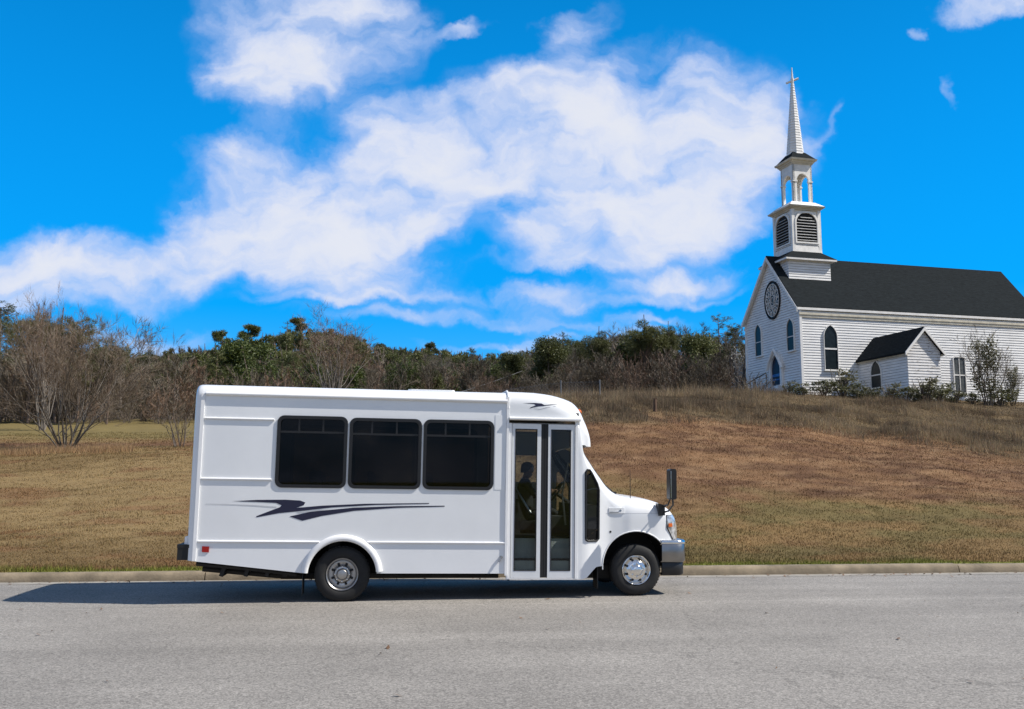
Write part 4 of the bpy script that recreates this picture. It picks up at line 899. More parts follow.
        for q in range(8):
            a = 2 * PI * q / 8; d = Vector((math.cos(a), 0, math.sin(a))); mb = MB(); mb.lathe([(0, .024), (.008, .022), (.012, .014), (.012, -.01)], d * (.094 * k) + Vector((0, -sg * (-.018 if dual else .016), 0)), ax, 8); mb.build('lug_nut', M['chrome'], rm, smooth=40)
    wheel(0, .368, .045, 1, .377, True); wheel(0, .368, BW - .045, -1, .377, True)
    wheel(4.175, .425, .13, 1, .362); wheel(4.175, .425, BW - .13, -1, .362)
    # wheel-well liners, arch lip, mud flaps
    for y0, y1 in ((.03, .75), (BW - .75, BW - .03)):
        for (cx, cz, r, ya, yb) in ((0, .375, AR + .01, y0, y1), (4.175, .47, .512, y0 + .11 if y0 < 1 else y0, y1 if y0 < 1 else y1 - .11)):
            mb = MB(); n = 24; V = []
            for k in range(n + 1): a = R(-2) + R(184) * k / n; V += [(cx + r * math.cos(a), ya, cz + r * math.sin(a)), (cx + r * math.cos(a), yb, cz + r * math.sin(a))]
            mb.add(V, [(2 * k, 2 * k + 1, 2 * k + 3, 2 * k + 2) for k in range(n)])
            yw = yb if y0 < 1 else ya
            mb.add([(cx - r, yw, cz - .1), (cx + r, yw, cz - .1)] + [(cx + r * math.cos(R(180) * k / 16), yw, cz + r * math.sin(R(180) * k / 16)) for k in range(17)], [tuple(range(19))]); mb.build('wheel_well', M['darkmetal'], B, fix=False)
    mb = MB(); P = []
    for k in range(25):
        a = R(-12) + R(196) * k / 24; X = 4.175 + .508 * math.cos(a); Z = .47 + .508 * math.sin(a); P.append(Vector((X, H(ins, X) - .004, Z)))
    mb.tube(P, .009, 6); mb.build('wheel_arch_lip', M['trimwhite'], cab, smooth=60)
    for y in (.06, BW - .42):
        mb = MB(); mb.box((-.535, y, .09), (-.527, y + .36, .40)); mb.build('mud_flap', M['black'], B)
        mb = MB(); mb.box((3.60, y + .08, .16), (3.61, y + .36, .62)); mb.build('mud_flap', M['black'], B)
    # --- bumpers
    def bumper(name, z0, z1, Xf, dep, m, y0=.12, parent=B, r=.16, th=.05):
        P = []; n = 8
        path = [(Xf - dep, y0)] + [(Xf - r + r * math.sin(PI / 2 * k / n), y0 + r * .9 - r * .9 * math.cos(PI / 2 * k / n)) for k in range(n + 1)]
        full = path + [(x, BW - y) for x, y in reversed(path)]; mb = MB(); V = []
        for x, y in full:
            for (dx, z) in ((-.03, z0), (0, z0 + .015), (0, z1 - .015), (-.03, z1)):
                s_ = 0; V.append((x + dx * .6, y + (-dx * .4 if y < BW / 2 else dx * .4), z))
        m_ = 4; mb.add(V, [(k * m_ + q, k * m_ + q + 1, (k + 1) * m_ + q + 1, (k + 1) * m_ + q) for k in range(len(full) - 1) for q in range(3)])
        o = mb.build(name, m, parent, smooth=50); sd = o.modifiers.new('s', 'SOLIDIFY'); sd.thickness = th; sd.offset = 0; apply_mods(o, 50); return o
    fb = bumper('front_bumper', .555, .80, 4.92, .37, M['gunmetal'], y0=.13); bumper('bumper_lip', .803, .836, 4.93, .385, M['chrome'], y0=.125, parent=fb)
    bumper('bumper_valance', .365, .545, 4.90, .34, M['blackplastic'], y0=.16, parent=fb)
    mb = MB(); mb.box((-2.19, .02, .555), (-1.985, BW - .02, .745)); mb.box((-2.195, .015, .715), (-1.985, BW - .015, .760)); mb.build('rear_bumper', M['black'], B)
    mb = MB(); mb.box((-2.11, .06, .762), (-2.05, BW - .06, .86)); mb.build('rear_step_fairing', M['trimwhite'], B)
    # --- underframe
    mb = MB(); mb.box((-1.9, .55, .40), (4.5, .66, .54)); mb.box((-1.9, BW - .66, .40), (4.5, BW - .55, .54))
    mb.tube([(-1.95, .12, .50), (-1.2, .12, .43), (-.62, .12, .36)], [.030, .03, .03], 6); mb.tube([(-1.9, .35, .42), (-.9, .35, .33), (2.2, .4, .33)], .045, 8)
    for X in (-1.62, -1.30, -1.02, -.78): mb.box((X, .10, .33), (X + .05, .6, .50), rot=Matrix.Rotation(R(18), 3, 'Y'))
    mb.box((.7, .35, .36), (2.1, .9, .50)); mb.box((-.9, .9, .22), (-.4, 1.4, .5)); mb.lathe([(0, -1.0), (.05, -1.0), (.05, 1.0), (0, 1.0)], (0, BW / 2, .375), (0, 1, 0), 12); mb.lathe([(0, -.9), (.05, -.9), (.05, .9), (0, .9)], (4.175, BW / 2, .425), (0, 1, 0), 12)
    mb.box((3.3, .45, .28), (4.4, BW - .45, .46)); mb.build('underframe', M['darkmetal'], B)
    # --- mirrors
    for y, sg in ((0, -1),):
        off = -.27; 
        def Y(v): return v if y == 0 else BW - v
        mb = MB(); (xa, za), (xb, zt) = bl(668.6, 498.0, off), bl(675.2, 469.0, off); p = rrect(xa, za - .02, xb, zt, .03)
        mb.prism(p, (0, Y(off - .06) if y == 0 else Y(off + .10) + .0, 0), (1, 0, 0), (0, 0, 1), -.15)
        mr = mb.build('mirror', M['blackplastic'], B, smooth=45)
        mb = MB(); a_ = bl(672.6, 497, off); b_ = bl(673.0, 505, off); c_ = bl(669, 511, -.1); d_ = bl(666, 513, 0)
        mb.tube([(a_[0], Y(off), a_[1]), (b_[0], Y(off), b_[1]), (c_[0], Y(-.08), c_[1]), (d_[0], Y(.16), d_[1])], .013, 6)
        a_ = bl(671.0, 497, off); b_ = bl(668.3, 505, -.18); d_ = bl(665.5, 507, 0); mb.tube([(a_[0], Y(off), a_[1]), (b_[0], Y(-.16), b_[1]), (d_[0], Y(.16), d_[1])], .012, 6)
        mb.build('mirror_arm', M['blackplastic'], mr)
        q = [bl(659.6, 503.5), bl(666.6, 505.2), bl(666.8, 515.5), bl(661.0, 516)]; mb = MB(); mb.prism(q, (0, Y(.08) if y == 0 else Y(.21), 0), (1, 0, 0), (0, 0, 1), -.13); mb.build('mirror_mount', M['blackplastic'], mr)
        mb = MB(); mb.prism([(xa + .01, za), (xa + .016, za), (xa + .016, zt - .03), (xa + .01, zt - .03)], (0, Y(off) - .08, 0), (1, 0, 0), (0, 0, 1), -.16); mb.build('mirror_glass', M['chrome'], mr)
    # aerial, wiper
    X, Z = bl(628, 496.5); mb = MB(); X += .11; Z -= .03; mb.tube([(X, .28, Z - .04), (X - .004, .28, Z + .42)], [.006, .003], 6); mb.lathe([(.018, 0), (.016, .03), (0, .034)], (X, .28, Z - .03), (0, 0, 1), 10); mb.build('aerial', M['black'], B)
    mb = MB(); mb.tube([(3.90, .50, 1.545), (3.86, .62, 1.60), (3.66, .95, 1.82)], .011, 5); mb.tube([(3.90, 1.3, 1.56), (3.84, 1.2, 1.64), (3.62, 1.7, 1.86)], .011, 5); mb.tube([(3.93, .4, 1.515), (3.93, BW - .4, 1.53)], .022, 6); mb.build('wiper', M['black'], B)
    # roof hatch
    mb = MB(); mb.prism(rrect(.85, .75, 1.55, 1.45, .06), (0, 0, 2.955), (1, 0, 0), (0, 1, 0), .055); mb.build('roof_hatch', M['trimwhite'], B, smooth=40)
    # --- interior
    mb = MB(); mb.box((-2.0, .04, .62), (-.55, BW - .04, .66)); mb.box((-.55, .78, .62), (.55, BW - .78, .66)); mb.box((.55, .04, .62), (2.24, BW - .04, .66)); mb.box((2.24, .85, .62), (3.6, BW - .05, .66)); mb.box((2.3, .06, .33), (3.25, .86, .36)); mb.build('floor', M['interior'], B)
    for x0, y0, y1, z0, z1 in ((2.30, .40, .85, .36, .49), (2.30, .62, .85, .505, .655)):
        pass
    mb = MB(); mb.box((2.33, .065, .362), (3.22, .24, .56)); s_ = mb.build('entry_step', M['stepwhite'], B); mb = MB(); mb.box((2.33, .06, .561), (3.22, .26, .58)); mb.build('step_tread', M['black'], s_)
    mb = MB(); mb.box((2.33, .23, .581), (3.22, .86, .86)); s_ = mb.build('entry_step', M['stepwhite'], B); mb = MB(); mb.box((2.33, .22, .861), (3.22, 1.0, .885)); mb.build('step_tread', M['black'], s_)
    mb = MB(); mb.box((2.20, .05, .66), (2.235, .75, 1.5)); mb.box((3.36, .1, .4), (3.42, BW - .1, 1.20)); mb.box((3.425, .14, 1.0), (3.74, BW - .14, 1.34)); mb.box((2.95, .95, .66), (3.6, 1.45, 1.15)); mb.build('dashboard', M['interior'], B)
    mb = MB(); mb.tube([(2.30, .75, .7), (2.30, .75, 1.55), (2.45, .75, 1.62), (2.7, .6, 1.2)], .018, 8); mb.tube([(3.16, .12, 1.95), (3.10, .25, 1.5), (3.16, .28, 1.05)], .016, 8); mb.build('grab_rail', M['steel'], B)
    mb = MB(); c0 = Vector((3.27, 1.67, 1.50)); axd = Vector((-.80, 0, .60)).normalized(); u = Vector((0, 1, 0)); v = axd.cross(u)
    mb.tube([c0 + u * (.20 * math.cos(2 * PI * k / 24)) + v * (.20 * math.sin(2 * PI * k / 24)) for k in range(25)], .016, 8)
    for a in (R(-20), R(200), R(90)): mb.tube([c0, c0 + u * (.2 * math.cos(a)) - v * (.2 * math.sin(a))], .014, 6)
    mb.tube([c0, c0 - axd * .45], .03, 8); mb.build('steering_wheel', M['black'], B)
    def seat(X, y, z, w=.44, head=True, name='passenger_seat'):
        mb = MB(); mb.prism(rrect(X, z + .30, X + .46, z + .43, .05), (0, y + w, 0), (1, 0, 0), (0, 0, 1), w); s = mb.build(name, M['seat'], B, smooth=40)
        mb = MB(); pts = [(X - .02, z + .40), (X + .10, z + .40), (X - .05, z + 1.08), (X - .10, z + 1.12), (X - .16, z + 1.08)]
        mb.prism(pts, (0, y + w, 0), (1, 0, 0), (0, 0, 1), w); mb.build('backrest', M['seat'], s, smooth=30)
        mb = MB(); mb.box((X + .15, y + .1, z), (X + .3, y + w - .1, z + .3)); mb.build('seat_base', M['darkmetal'], s)
    for X in (-1.15, -.35, .45, 1.25):
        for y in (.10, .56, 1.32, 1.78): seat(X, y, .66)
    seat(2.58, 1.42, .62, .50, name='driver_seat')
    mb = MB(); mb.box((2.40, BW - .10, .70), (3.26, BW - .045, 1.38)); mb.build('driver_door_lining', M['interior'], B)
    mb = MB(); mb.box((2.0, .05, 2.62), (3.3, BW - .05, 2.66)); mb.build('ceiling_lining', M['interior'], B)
    mb = MB(); mb.tube([(3.30, BW - .09, 2.2), (3.42, BW - .10, 1.95), (3.7, BW - .22, 1.55)], .04, 6); mb.build('inner_pillar', M['interior'], B)
build_bus()

# ------------------------------------------------------------------ driver
def build_driver():
    L = Vector((2.52, 1.67, .68))       # hip point reference, bus frame
    P = empty('person', tuple(BM @ Vector((2.82, 1.67, 1.09))), 0, 'driver in dark clothes sitting behind the entrance door glass, hands on the steering wheel', 'person')
    P.rotation_euler = bus.rotation_euler
    V = []; E = []; Rr = []
    def node(p, r, par=None):
        V.append(Vector(p)); Rr.append(r)
        if par is not None: E.append((par, len(V) - 1))
        return len(V) - 1
    pel = node((0, 0, .10), .135); wa = node((-.03, 0, .27), .125, pel); ch = node((-.05, 0, .45), .145, wa); up = node((-.045, 0, .55), .10, ch)
    nk = node((-.03, 0, .635), .052, up); hd = node((-.005, 0, .70), .068, nk); h2 = node((.012, 0, .76), .088, hd); h3 = node((.005, 0, .825), .085, h2); node((-.005, 0, .875), .055, h3)
    node((.088, 0, .745), .016, h2); node((.070, 0, .69), .03, hd)
    for s in (-1, 1): node((-.005, s * .088, .755), .014, h2)
    for s in (-1, 1):
        sh = node((-.045, s * .175, .535), .062, up); el = node((.11, s * .235, .33), .044, sh); wr = node((.315, s * .185, .40), .028, el); pm = node((.375, s * .175, .425), .034, wr)
        for q, (dy, l) in enumerate(((-.026, .9), (-.009, 1.0), (.009, .95), (.026, .75))):
            k = node((.405, s * .175 + dy, .455 - .004 * q), .0105, pm); k2 = node((.425 + .012 * l, s * .175 + dy * 1.1, .447 + .004), .0095, k); k3 = node((.432, s * .175 + dy * 1.1, .418), .009, k2); node((.412, s * .175 + dy, .400), .008, k3)
        t = node((.375, s * .135, .435), .012, pm); node((.405, s * .125, .452), .010, t)
        hp = node((.03, s * .095, .05), .098, pel); kn = node((.42, s * .13, .12), .066, hp); an = node((.56, s * .13, -.27), .042, kn); hl = node((.55, s * .13, -.335), .042, an); node((.70, s * .14, -.345), .034, hl)
    me = bpy.data.meshes.new('body'); me.from_pydata(V, E, []); me.update(); o = link('body', me, P)
    sk = o.modifiers.new('skin', 'SKIN')
    lay = me.skin_vertices[0].data if me.skin_vertices else None
    if lay is None:
        bm = bmesh.new(); bm.from_mesh(me); bm.verts.layers.skin.verify(); bm.to_mesh(me); bm.free(); lay = me.skin_vertices[0].data
    for i, r in enumerate(Rr): lay[i].radius = (r, r); lay[i].use_root = (i == 0)
    ss = o.modifiers.new('sub', 'SUBSURF'); ss.levels = 2; ss.render_levels = 2
    me.materials.append(M['skin']); me.materials.append(M['cloth']); apply_mods(o, 180)
    for p in o.data.polygons:
        c = p.center; p.material_index = 0 if (c.z > .615 or (c.x > .325 and c.z > .3)) else 1
        p.use_smooth = True
    mb = MB(); vs = []; 
    for i in range(7):
        for k in range(14):
            ph = PI * .5 * (1 - i / 6); th = 2 * PI * k / 14; r = .098; z = .80 + r * .95 * math.sin(ph); x = -.012 + r * 1.08 * math.cos(ph) * math.cos(th); y = r * .97 * math.cos(ph) * math.sin(th)
            if i == 6 and math.cos(th) < .3: z -= .085 * min(1, .6 - math.cos(th))
            vs.append((x, y, z))
    mb.add(vs, [(i * 14 + k, i * 14 + (k + 1) % 14, (i + 1) * 14 + (k + 1) % 14, (i + 1) * 14 + k) for i in range(6) for k in range(14)]); mb.build('hair', M['hair'], P, smooth=60)
build_driver()

# ------------------------------------------------------------------ vegetation builders (numpy triangles)
BARK = {'vase': foliage('drab_bark', (.085, .070, .052), (.16, .135, .105), trans=0), 'grey': foliage('grey_bark', (.17, .145, .12), (.27, .235, .20), trans=0), 'brown': foliage('brown_bark', (.075, .058, .045), (.14, .11, .085), trans=0), 'pine': foliage('pine_bark', (.10, .065, .045), (.17, .12, .085), trans=0)}
TWIG = {'vase': foliage('drab_twigs', (.10, .072, .048), (.175, .130, .086), trans=0), 'grey': foliage('grey_twigs', (.115, .095, .068), (.21, .175, .13), trans=0), 'brown': foliage('brown_twigs', (.072, .057, .036), (.14, .112, .070), trans=0), 'rust': foliage('russet_twigs', (.13, .080, .05), (.22, .14, .09), trans=0)}
LEAF = {'farpine': foliage('olive_needles', (.055, .062, .018), (.15, .155, .05)), 'pine': foliage('pine_needles', (.042, .054, .014), (.135, .145, .042)), 'cedar': foliage('evergreen_leaves', (.030, .052, .010), (.10, .125, .022)), 'olive': foliage('olive_leaves', (.075, .075, .034), (.20, .185, .09)), 'shrub': foliage('shrub_leaves', (.050, .056, .024), (.15, .15, .062)), 'blossom': foliage('blossom', (.35, .33, .30), (.62, .60, .56))}
class TM:
    """triangle soup"""
    def __init__(s): s.V = []; s.T = []; s.n = 0
    def add(s, V, T): s.V.append(np.asarray(V, np.float32)); s.T.append(np.asarray(T, np.int32) + s.n); s.n += len(V)
    def tube(s, P, r, k=3):
        P = np.asarray(P, float); n = len(P); d = np.gradient(P, axis=0); d /= np.linalg.norm(d, axis=1)[:, None] + 1e-9
        ref = np.array([.3, .9, .2]) if abs(d[0][1]) < .8 else np.array([1., 0, 0]); u = np.cross(d, ref); u /= np.linalg.norm(u, axis=1)[:, None] + 1e-9; w = np.cross(d, u)
        a = 2 * PI * np.arange(k) / k; V = (P[:, None] + (u[:, None] * np.cos(a)[None, :, None] + w[:, None] * np.sin(a)[None, :, None]) * np.asarray(r)[:, None, None]).reshape(-1, 3)
        i = np.arange(n - 1)[:, None] * k; j = np.arange(k)[None]; a0 = (i + j).ravel(); a1 = (i + (j + 1) % k).ravel()
        s.add(V, np.concatenate([np.stack([a0, a1, a1 + k], 1), np.stack([a0, a1 + k, a0 + k], 1)]))
    def slivers(s, B, D, L, w, rng):
        """thin triangles from points B along D"""
        B = np.asarray(B, float); D = np.asarray(D, float); D = D / (np.linalg.norm(D, axis=1)[:, None] + 1e-9); n = len(B)
        q = rng.normal(size=(n, 3)); sd = np.cross(D, q); sd /= np.linalg.norm(sd, axis=1)[:, None] + 1e-9
        L = np.broadcast_to(L, (n,)); w = np.broadcast_to(w, (n,))
        V = np.stack([B - sd * w[:, None] / 2, B + sd * w[:, None] / 2, B + D * L[:, None]], 1).reshape(-1, 3); s.add(V, np.arange(3 * n).reshape(-1, 3))
    def leaves(s, C, sz, rng):
        n = len(C); a = rng.normal(size=(n, 3)); a /= np.linalg.norm(a, axis=1)[:, None]; b = np.cross(a, rng.normal(size=(n, 3))); b /= np.linalg.norm(b, axis=1)[:, None] + 1e-9
        sz = np.broadcast_to(sz, (n,))[:, None]; V = np.stack([C - a * sz * .5 - b * sz * .35, C - a * sz * .5 + b * sz * .35, C + a * sz * .7], 1).reshape(-1, 3); s.add(V, np.arange(3 * n).reshape(-1, 3))
    def arrays(s): return (np.concatenate(s.V), np.concatenate(s.T)) if s.V else (np.zeros((0, 3), np.float32), np.zeros((0, 3), np.int32))
    def mesh(s, name, mat): V, T = s.arrays(); return np_mesh(name, V, T, mat)
def unit(v): return v / (np.linalg.norm(v) + 1e-9)
def grow_tree(seed, h=10.0, stems=1, spread=.35, fan=0.0, twigs=1.0, levels=3, tw=.022, clear=.25, r0=None):
    """a leafless tree: (trunk soup, crown soup) with unit scale = metres"""
    g = np.random.RandomState(seed); A = TM(); Bc = TM(); ends = []
    def limb(p, d, L, r, lv):
        n = 5 if lv <= 1 else 4; P = [p]; dd = d.copy()
        for i in range(n): dd = unit(dd + g.normal(size=3) * (.10 if lv < 1 else .16) + np.array([0, 0, .10 if lv else .05])); P.append(P[-1] + dd * L / n)
        P = np.array(P); rr = np.linspace(r, r * (.35 if lv == 0 else .3), n + 1); (A if lv <= 1 else Bc).tube(P, rr, 6 if lv == 0 else 4 if lv == 1 else 3)
        if lv >= levels: 
            ends.append((P, L)); return
        m = int({0: 9, 1: 6, 2: 5}[min(lv, 2)] * (1 if lv else 1.0 / max(1, stems) ** .35))
        for q in range(m):
            f = (clear if lv == 0 else .25) + (1 - (clear if lv == 0 else .25)) * (q + g.rand() * .8) / m; f = min(f, .98); x = f * n; i = min(int(x), n - 1); pp = P[i] + (P[i + 1] - P[i]) * (x - i); ax = unit(P[i + 1] - P[i])
            sd = unit(np.cross(ax, g.normal(size=3))); ang = (.5 + .35 * g.rand()) * (1.0 + spread * (1 - f))
            limb(pp, unit(ax * math.cos(ang) + sd * math.sin(ang) + np.array([0, 0, .12])), L * (.62 if lv == 0 else .55) * (1.15 - .6 * f) * (.8 + .4 * g.rand()), rr[i] * .55, lv + 1)
    r = r0 or h * .014
    for k in range(stems):
        a = 2 * PI * (k + .5 * g.rand()) / stems; t = fan * (.35 + .65 * g.rand()); d = unit(np.array([math.cos(a) * t, math.sin(a) * t, 1])); limb(np.array([math.cos(a), math.sin(a), 0]) * (.05 * stems ** .5 if stems > 1 else 0) + np.array([0, 0, -.25]), d, h * (.78 + .3 * g.rand()) * (.75 if stems == 1 else .85), r * (1 if stems == 1 else .5), 0)
    B = []; D = []
    for P, L in ends:
        m = max(2, int(7 * twigs)); f = g.rand(m) * .85 + .15; x = f * (len(P) - 1); i = np.minimum(x.astype(int), len(P) - 2); pp = P[i] + (P[i + 1] - P[i]) * (x - i)[:, None]; ax = P[i + 1] - P[i]; ax /= np.linalg.norm(ax, axis=1)[:, None]
        B.append(pp); D.append(ax + g.normal(size=(m, 3)) * .36 + np.array([0, 0, .3]))
    B = np.concatenate(B); D = np.concatenate(D); Bc.slivers(B, D, g.uniform(.35, .95, len(B)) * h / 10, tw, g); return A, Bc
def grow_pine(seed, h=12.0, crown=.5, width=.22, dens=1.0, nl=.30, nw=.04, flat=.6):
    g = np.random.RandomState(seed); A = TM(); N = TM(); lean = g.normal(size=2) * .015 * h
    P = np.array([[lean[0] * f * f, lean[1] * f * f, h * f * .97 - .2 * (1 - f)] for f in np.linspace(0, 1, 8)]); A.tube(P, np.linspace(h * .014, h * .003, 8), 7); C = []
    nb = int(46 * dens)
    for q in range(nb):
        f = 1 - crown * (q + g.rand()) / nb; z = h * f * .97; u = (1 - f) / crown; R_ = h * width * (.25 + .95 * math.sin(min(1, u * 1.15 + .10) * PI * .62)) * (.6 + .6 * g.rand()) * (1 if u < .8 else .7); a = g.rand() * 2 * PI
        base = np.array([lean[0] * f * f, lean[1] * f * f, z]); d = np.array([math.cos(a), math.sin(a), .18 + .35 * g.rand() * (1 - u) - .15 * u]); t = base + d * R_; m_ = base + d * R_ * .5 + np.array([0, 0, -.04 * R_])
        A.tube([base, m_, t], [h * .0035, h * .0025, h * .001], 3)
        for e in range(max(4, int(9 * R_ / (h * width)))):
            C.append(base + (t - base) * (.35 + .7 * g.rand()) + g.normal(size=3) * np.array([.16, .16, .10]) * R_ * .8)
    for q in range(5): C.append(np.array([lean[0], lean[1], h * (.93 + .08 * g.rand())]) + g.normal(size=3) * .02 * h)
    C = np.array(C); k = int(24 * dens); n = len(C) * k; D = g.normal(size=(n, 3)); D[:, 2] = D[:, 2] * flat + .25; B = np.repeat(C, k, 0) + g.normal(size=(n, 3)) * .11 * h / 12
    N.slivers(B, D, g.uniform(.7, 1.25, n) * nl * h / 12, nw * h / 12 * 1.4, g); return A, N
def grow_bush(seed, w=2.0, h=2.0, n=2600, leaf=.09, stems=7, top=.5, gap=.35, lumps=9):
    g = np.random.RandomState(seed); A = TM(); N = TM(); Cs = []
    for k in range(stems):
        a = g.rand() * 2 * PI; t = np.array([math.cos(a) * w * .36 * g.rand() ** .6, math.sin(a) * w * .36 * g.rand() ** .6, h * (.55 + .4 * g.rand())]); A.tube([[t[0] * .1, t[1] * .1, -.15], t * .55 + g.normal(size=3) * .04 * w, t], [.018 * h + .004, .012 * h, .004 * h], 4)
    for k in range(lumps):
        a = g.rand() * 2 * PI; rr = w * .34 * g.rand() ** .5; zz = h * (.18 + .66 * g.rand()); rr *= (1 - top * max(0, zz / h - .35)); Cs.append([math.cos(a) * rr, math.sin(a) * rr, zz, w * (.13 + .12 * g.rand())])
    Cs = np.array(Cs); q = g.randint(0, lumps, n); d = g.normal(size=(n, 3)); d /= np.linalg.norm(d, axis=1)[:, None]; P = Cs[q, :3] + d * (Cs[q, 3] * g.rand(n) ** gap)[:, None] * np.array([1, 1, max(.7, h / w * .75)]); P[:, 2] = np.maximum(P[:, 2], .03)
    N.leaves(P, g.uniform(.7, 1.4, n) * leaf, g); return A, N
def grow_round(seed, h=12.0, crown=.5, width=.24, n=5200, nl=.42, nw=.06, lumps=16, lump=.26):
    g = np.random.RandomState(seed); A = TM(); N = TM(); P = np.array([[.02 * h * math.sin(3 * f + seed), .02 * h * math.cos(2 * f + seed), h * f * .93 - .2 * (1 - f)] for f in np.linspace(0, 1, 8)]); A.tube(P, np.linspace(h * .013, h * .004, 8), 6); C = []
    for k in range(lumps):
        d = g.normal(size=3); d /= np.linalg.norm(d); q = g.rand() ** .45; c = np.array([d[0] * width * h * .62 * q, d[1] * width * h * .62 * q, h * (1 - crown * .52) + d[2] * h * crown * .36 * q]); C.append(np.append(c, h * width * (lump + lump * .8 * g.rand()))); i = min(7, max(2, int(c[2] / h * 6.5))); A.tube([P[i - 1], (P[i] + c) / 2 - np.array([0, 0, .02 * h]), c], [h * .005, h * .003, h * .0015], 3)
    C = np.array(C); q = g.randint(0, lumps, n); d = g.normal(size=(n, 3)); d /= np.linalg.norm(d, axis=1)[:, None]; B = C[q, :3] + d * (C[q, 3] * g.rand(n) ** .35)[:, None] * np.array([1, 1, .75]); N.slivers(B, d + g.normal(size=(n, 3)) * .6 + np.array([0, 0, .3]), g.uniform(.7, 1.3, n) * nl * h / 12, nw * h / 12, g); return A, N
def plant_thing(name, parts, label, cat, loc, rz=0.0, sc_=1.0, group=None, sxy=None):
    o = empty(name, loc, rz, label, cat, group); o.scale = (sc_ * (sxy or 1), sc_ * (sxy or 1), sc_)
    for nm, me in parts: link(nm, me, o)
    return o

# ------------------------------------------------------------------ far woods: three masses, each one object
def low_protos():
    P = {'bare': [], 'pine': [], 'cedar': [], 'brush': []}
    for k in range(5): P['bare'].append(grow_tree(100 + k, 10, levels=2, twigs=7, tw=.032, spread=.5))
    for k in range(2): P['bare'].append(grow_tree(120 + k, 10, stems=4, fan=.4, levels=2, twigs=5, tw=.03))
    for k in range(4): P['pine'].append(grow_pine(200 + k, 12, crown=.42 + .08 * k, width=.18, dens=.95, nl=.36, nw=.055))
    for k in range(3): P['pine'].append(grow_round(220 + k, 12, .5 + .08 * k, .22, 2600, .45, .10, 14))
    for k in range(3): P['cedar'].append(grow_bush(300 + k, 5.5, 7.5, 3600, .26, 5, .8, .4, 20))
    for k in range(4): P['brush'].append(grow_tree(400 + k, 4, stems=9, fan=.5, levels=1, twigs=7, tw=.03, clear=.1, r0=.05))
    P['farbare'] = [grow_tree(500 + k, 10, levels=1, twigs=16, tw=.09, spread=.5, clear=.3) for k in range(4)]; P['farpine'] = [grow_round(520 + k, 12, .48 + .1 * k, .24 + .015 * k, 620, .8, .28, 12, .18) for k in range(5)]; P['farcedar'] = [grow_bush(540 + k, 6.5, 7.5, 420, .85, 4, .6, .3, 12) for k in range(3)]
    return {k: [(a.arrays(), b.arrays()) for a, b in v] for k, v in P.items()}
LOW = low_protos()
def wood(name, spots, mats, label, cat, seed):
    g = np.random.RandomState(seed); buf = {}
    for (x, y, z, kind, h, hue) in spots:
        v = LOW[kind]; A, Bc = v[g.randint(len(v))]; href = max(float(A[0][:, 2].max()), float(np.percentile(Bc[0][:, 2], 99.7))); k = h / href; a = g.rand() * 2 * PI; c, s_ = math.cos(a), math.sin(a); wx = k * g.uniform(.85, 1.2)
        for (V, T), mi in ((A, mats[kind][0]), (Bc, mats[kind][1 + hue % (len(mats[kind]) - 1)])):
            if not len(V): continue
            Q = np.stack([(V[:, 0] * c - V[:, 1] * s_) * wx + x, (V[:, 0] * s_ + V[:, 1] * c) * wx + y, V[:, 2] * k + z], 1); b = buf.setdefault(mi, [[], [], 0]); b[0].append(Q); b[1].append(T + b[2]); b[2] += len(Q)
    ml = []; VV = []; TT = []; MI = []; n = 0
    for mi, (vs, ts, c) in buf.items(): ml.append(mi); V = np.concatenate(vs); T = np.concatenate(ts); VV.append(V); TT.append(T + n); MI.append(np.full(len(T), len(ml) - 1, np.int32)); n += len(V)
    me = np_mesh(name, np.concatenate(VV), np.concatenate(TT), ml[0])
    for m in ml[1:]: me.materials.append(m)
    me.polygons.foreach_set('material_index', np.concatenate(MI)); return tag(link(name, me), label, cat, kind='stuff')
WM = {'farbare': [BARK['brown'], TWIG['grey'], TWIG['brown'], TWIG['rust']], 'farpine': [BARK['pine'], LEAF['pine'], LEAF['farpine']], 'farcedar': [BARK['brown'], LEAF['pine'], LEAF['farpine']], 'bare': [BARK['brown'], TWIG['grey'], TWIG['brown'], TWIG['rust'], TWIG['brown']], 'pine': [BARK['pine'], LEAF['pine'], LEAF['pine']], 'cedar': [BARK['brown'], LEAF['cedar'], LEAF['pine']], 'brush': [BARK['brown'], TWIG['brown'], TWIG['rust'], TWIG['brown']]}
def scatter(n, px0, px1, Y0, Y1, mix, hh, seed, under=0.0):
    g = np.random.RandomState(seed); out = []
    kinds = list(mix); pr = np.array([mix[k] for k in kinds], float); pr /= pr.sum()
    SK = np.array([(-140, 305), (0, 304), (70, 314), (90, 336), (112, 347), (135, 352), (200, 343), (222, 336), (260, 329), (300, 323), (330, 326), (352, 331), (375, 344), (420, 346), (470, 351), (515, 353), (540, 345), (575, 333), (600, 327), (640, 320), (690, 324), (745, 328), (800, 330)], float)
    for i in range(n):
        Y = Y0 + (Y1 - Y0) * ((i + g.rand()) / n); px = g.uniform(px0, px1); x = (px - 512) / F * Y * 1.0; z = terr1(x, Y); k = kinds[g.choice(len(kinds), p=pr)]; lo, hi = hh[k]; top = at(px, np.interp(px, SK[:, 0], SK[:, 1]) + under * g.uniform(.7, 1.4) + 13 * g.rand() ** 1.5, Y)[2] - z; h = min(g.uniform(lo, hi), top)
        if h > 1.6: out.append((x, Y, z - .1, k, h, g.randint(12)))
    return out
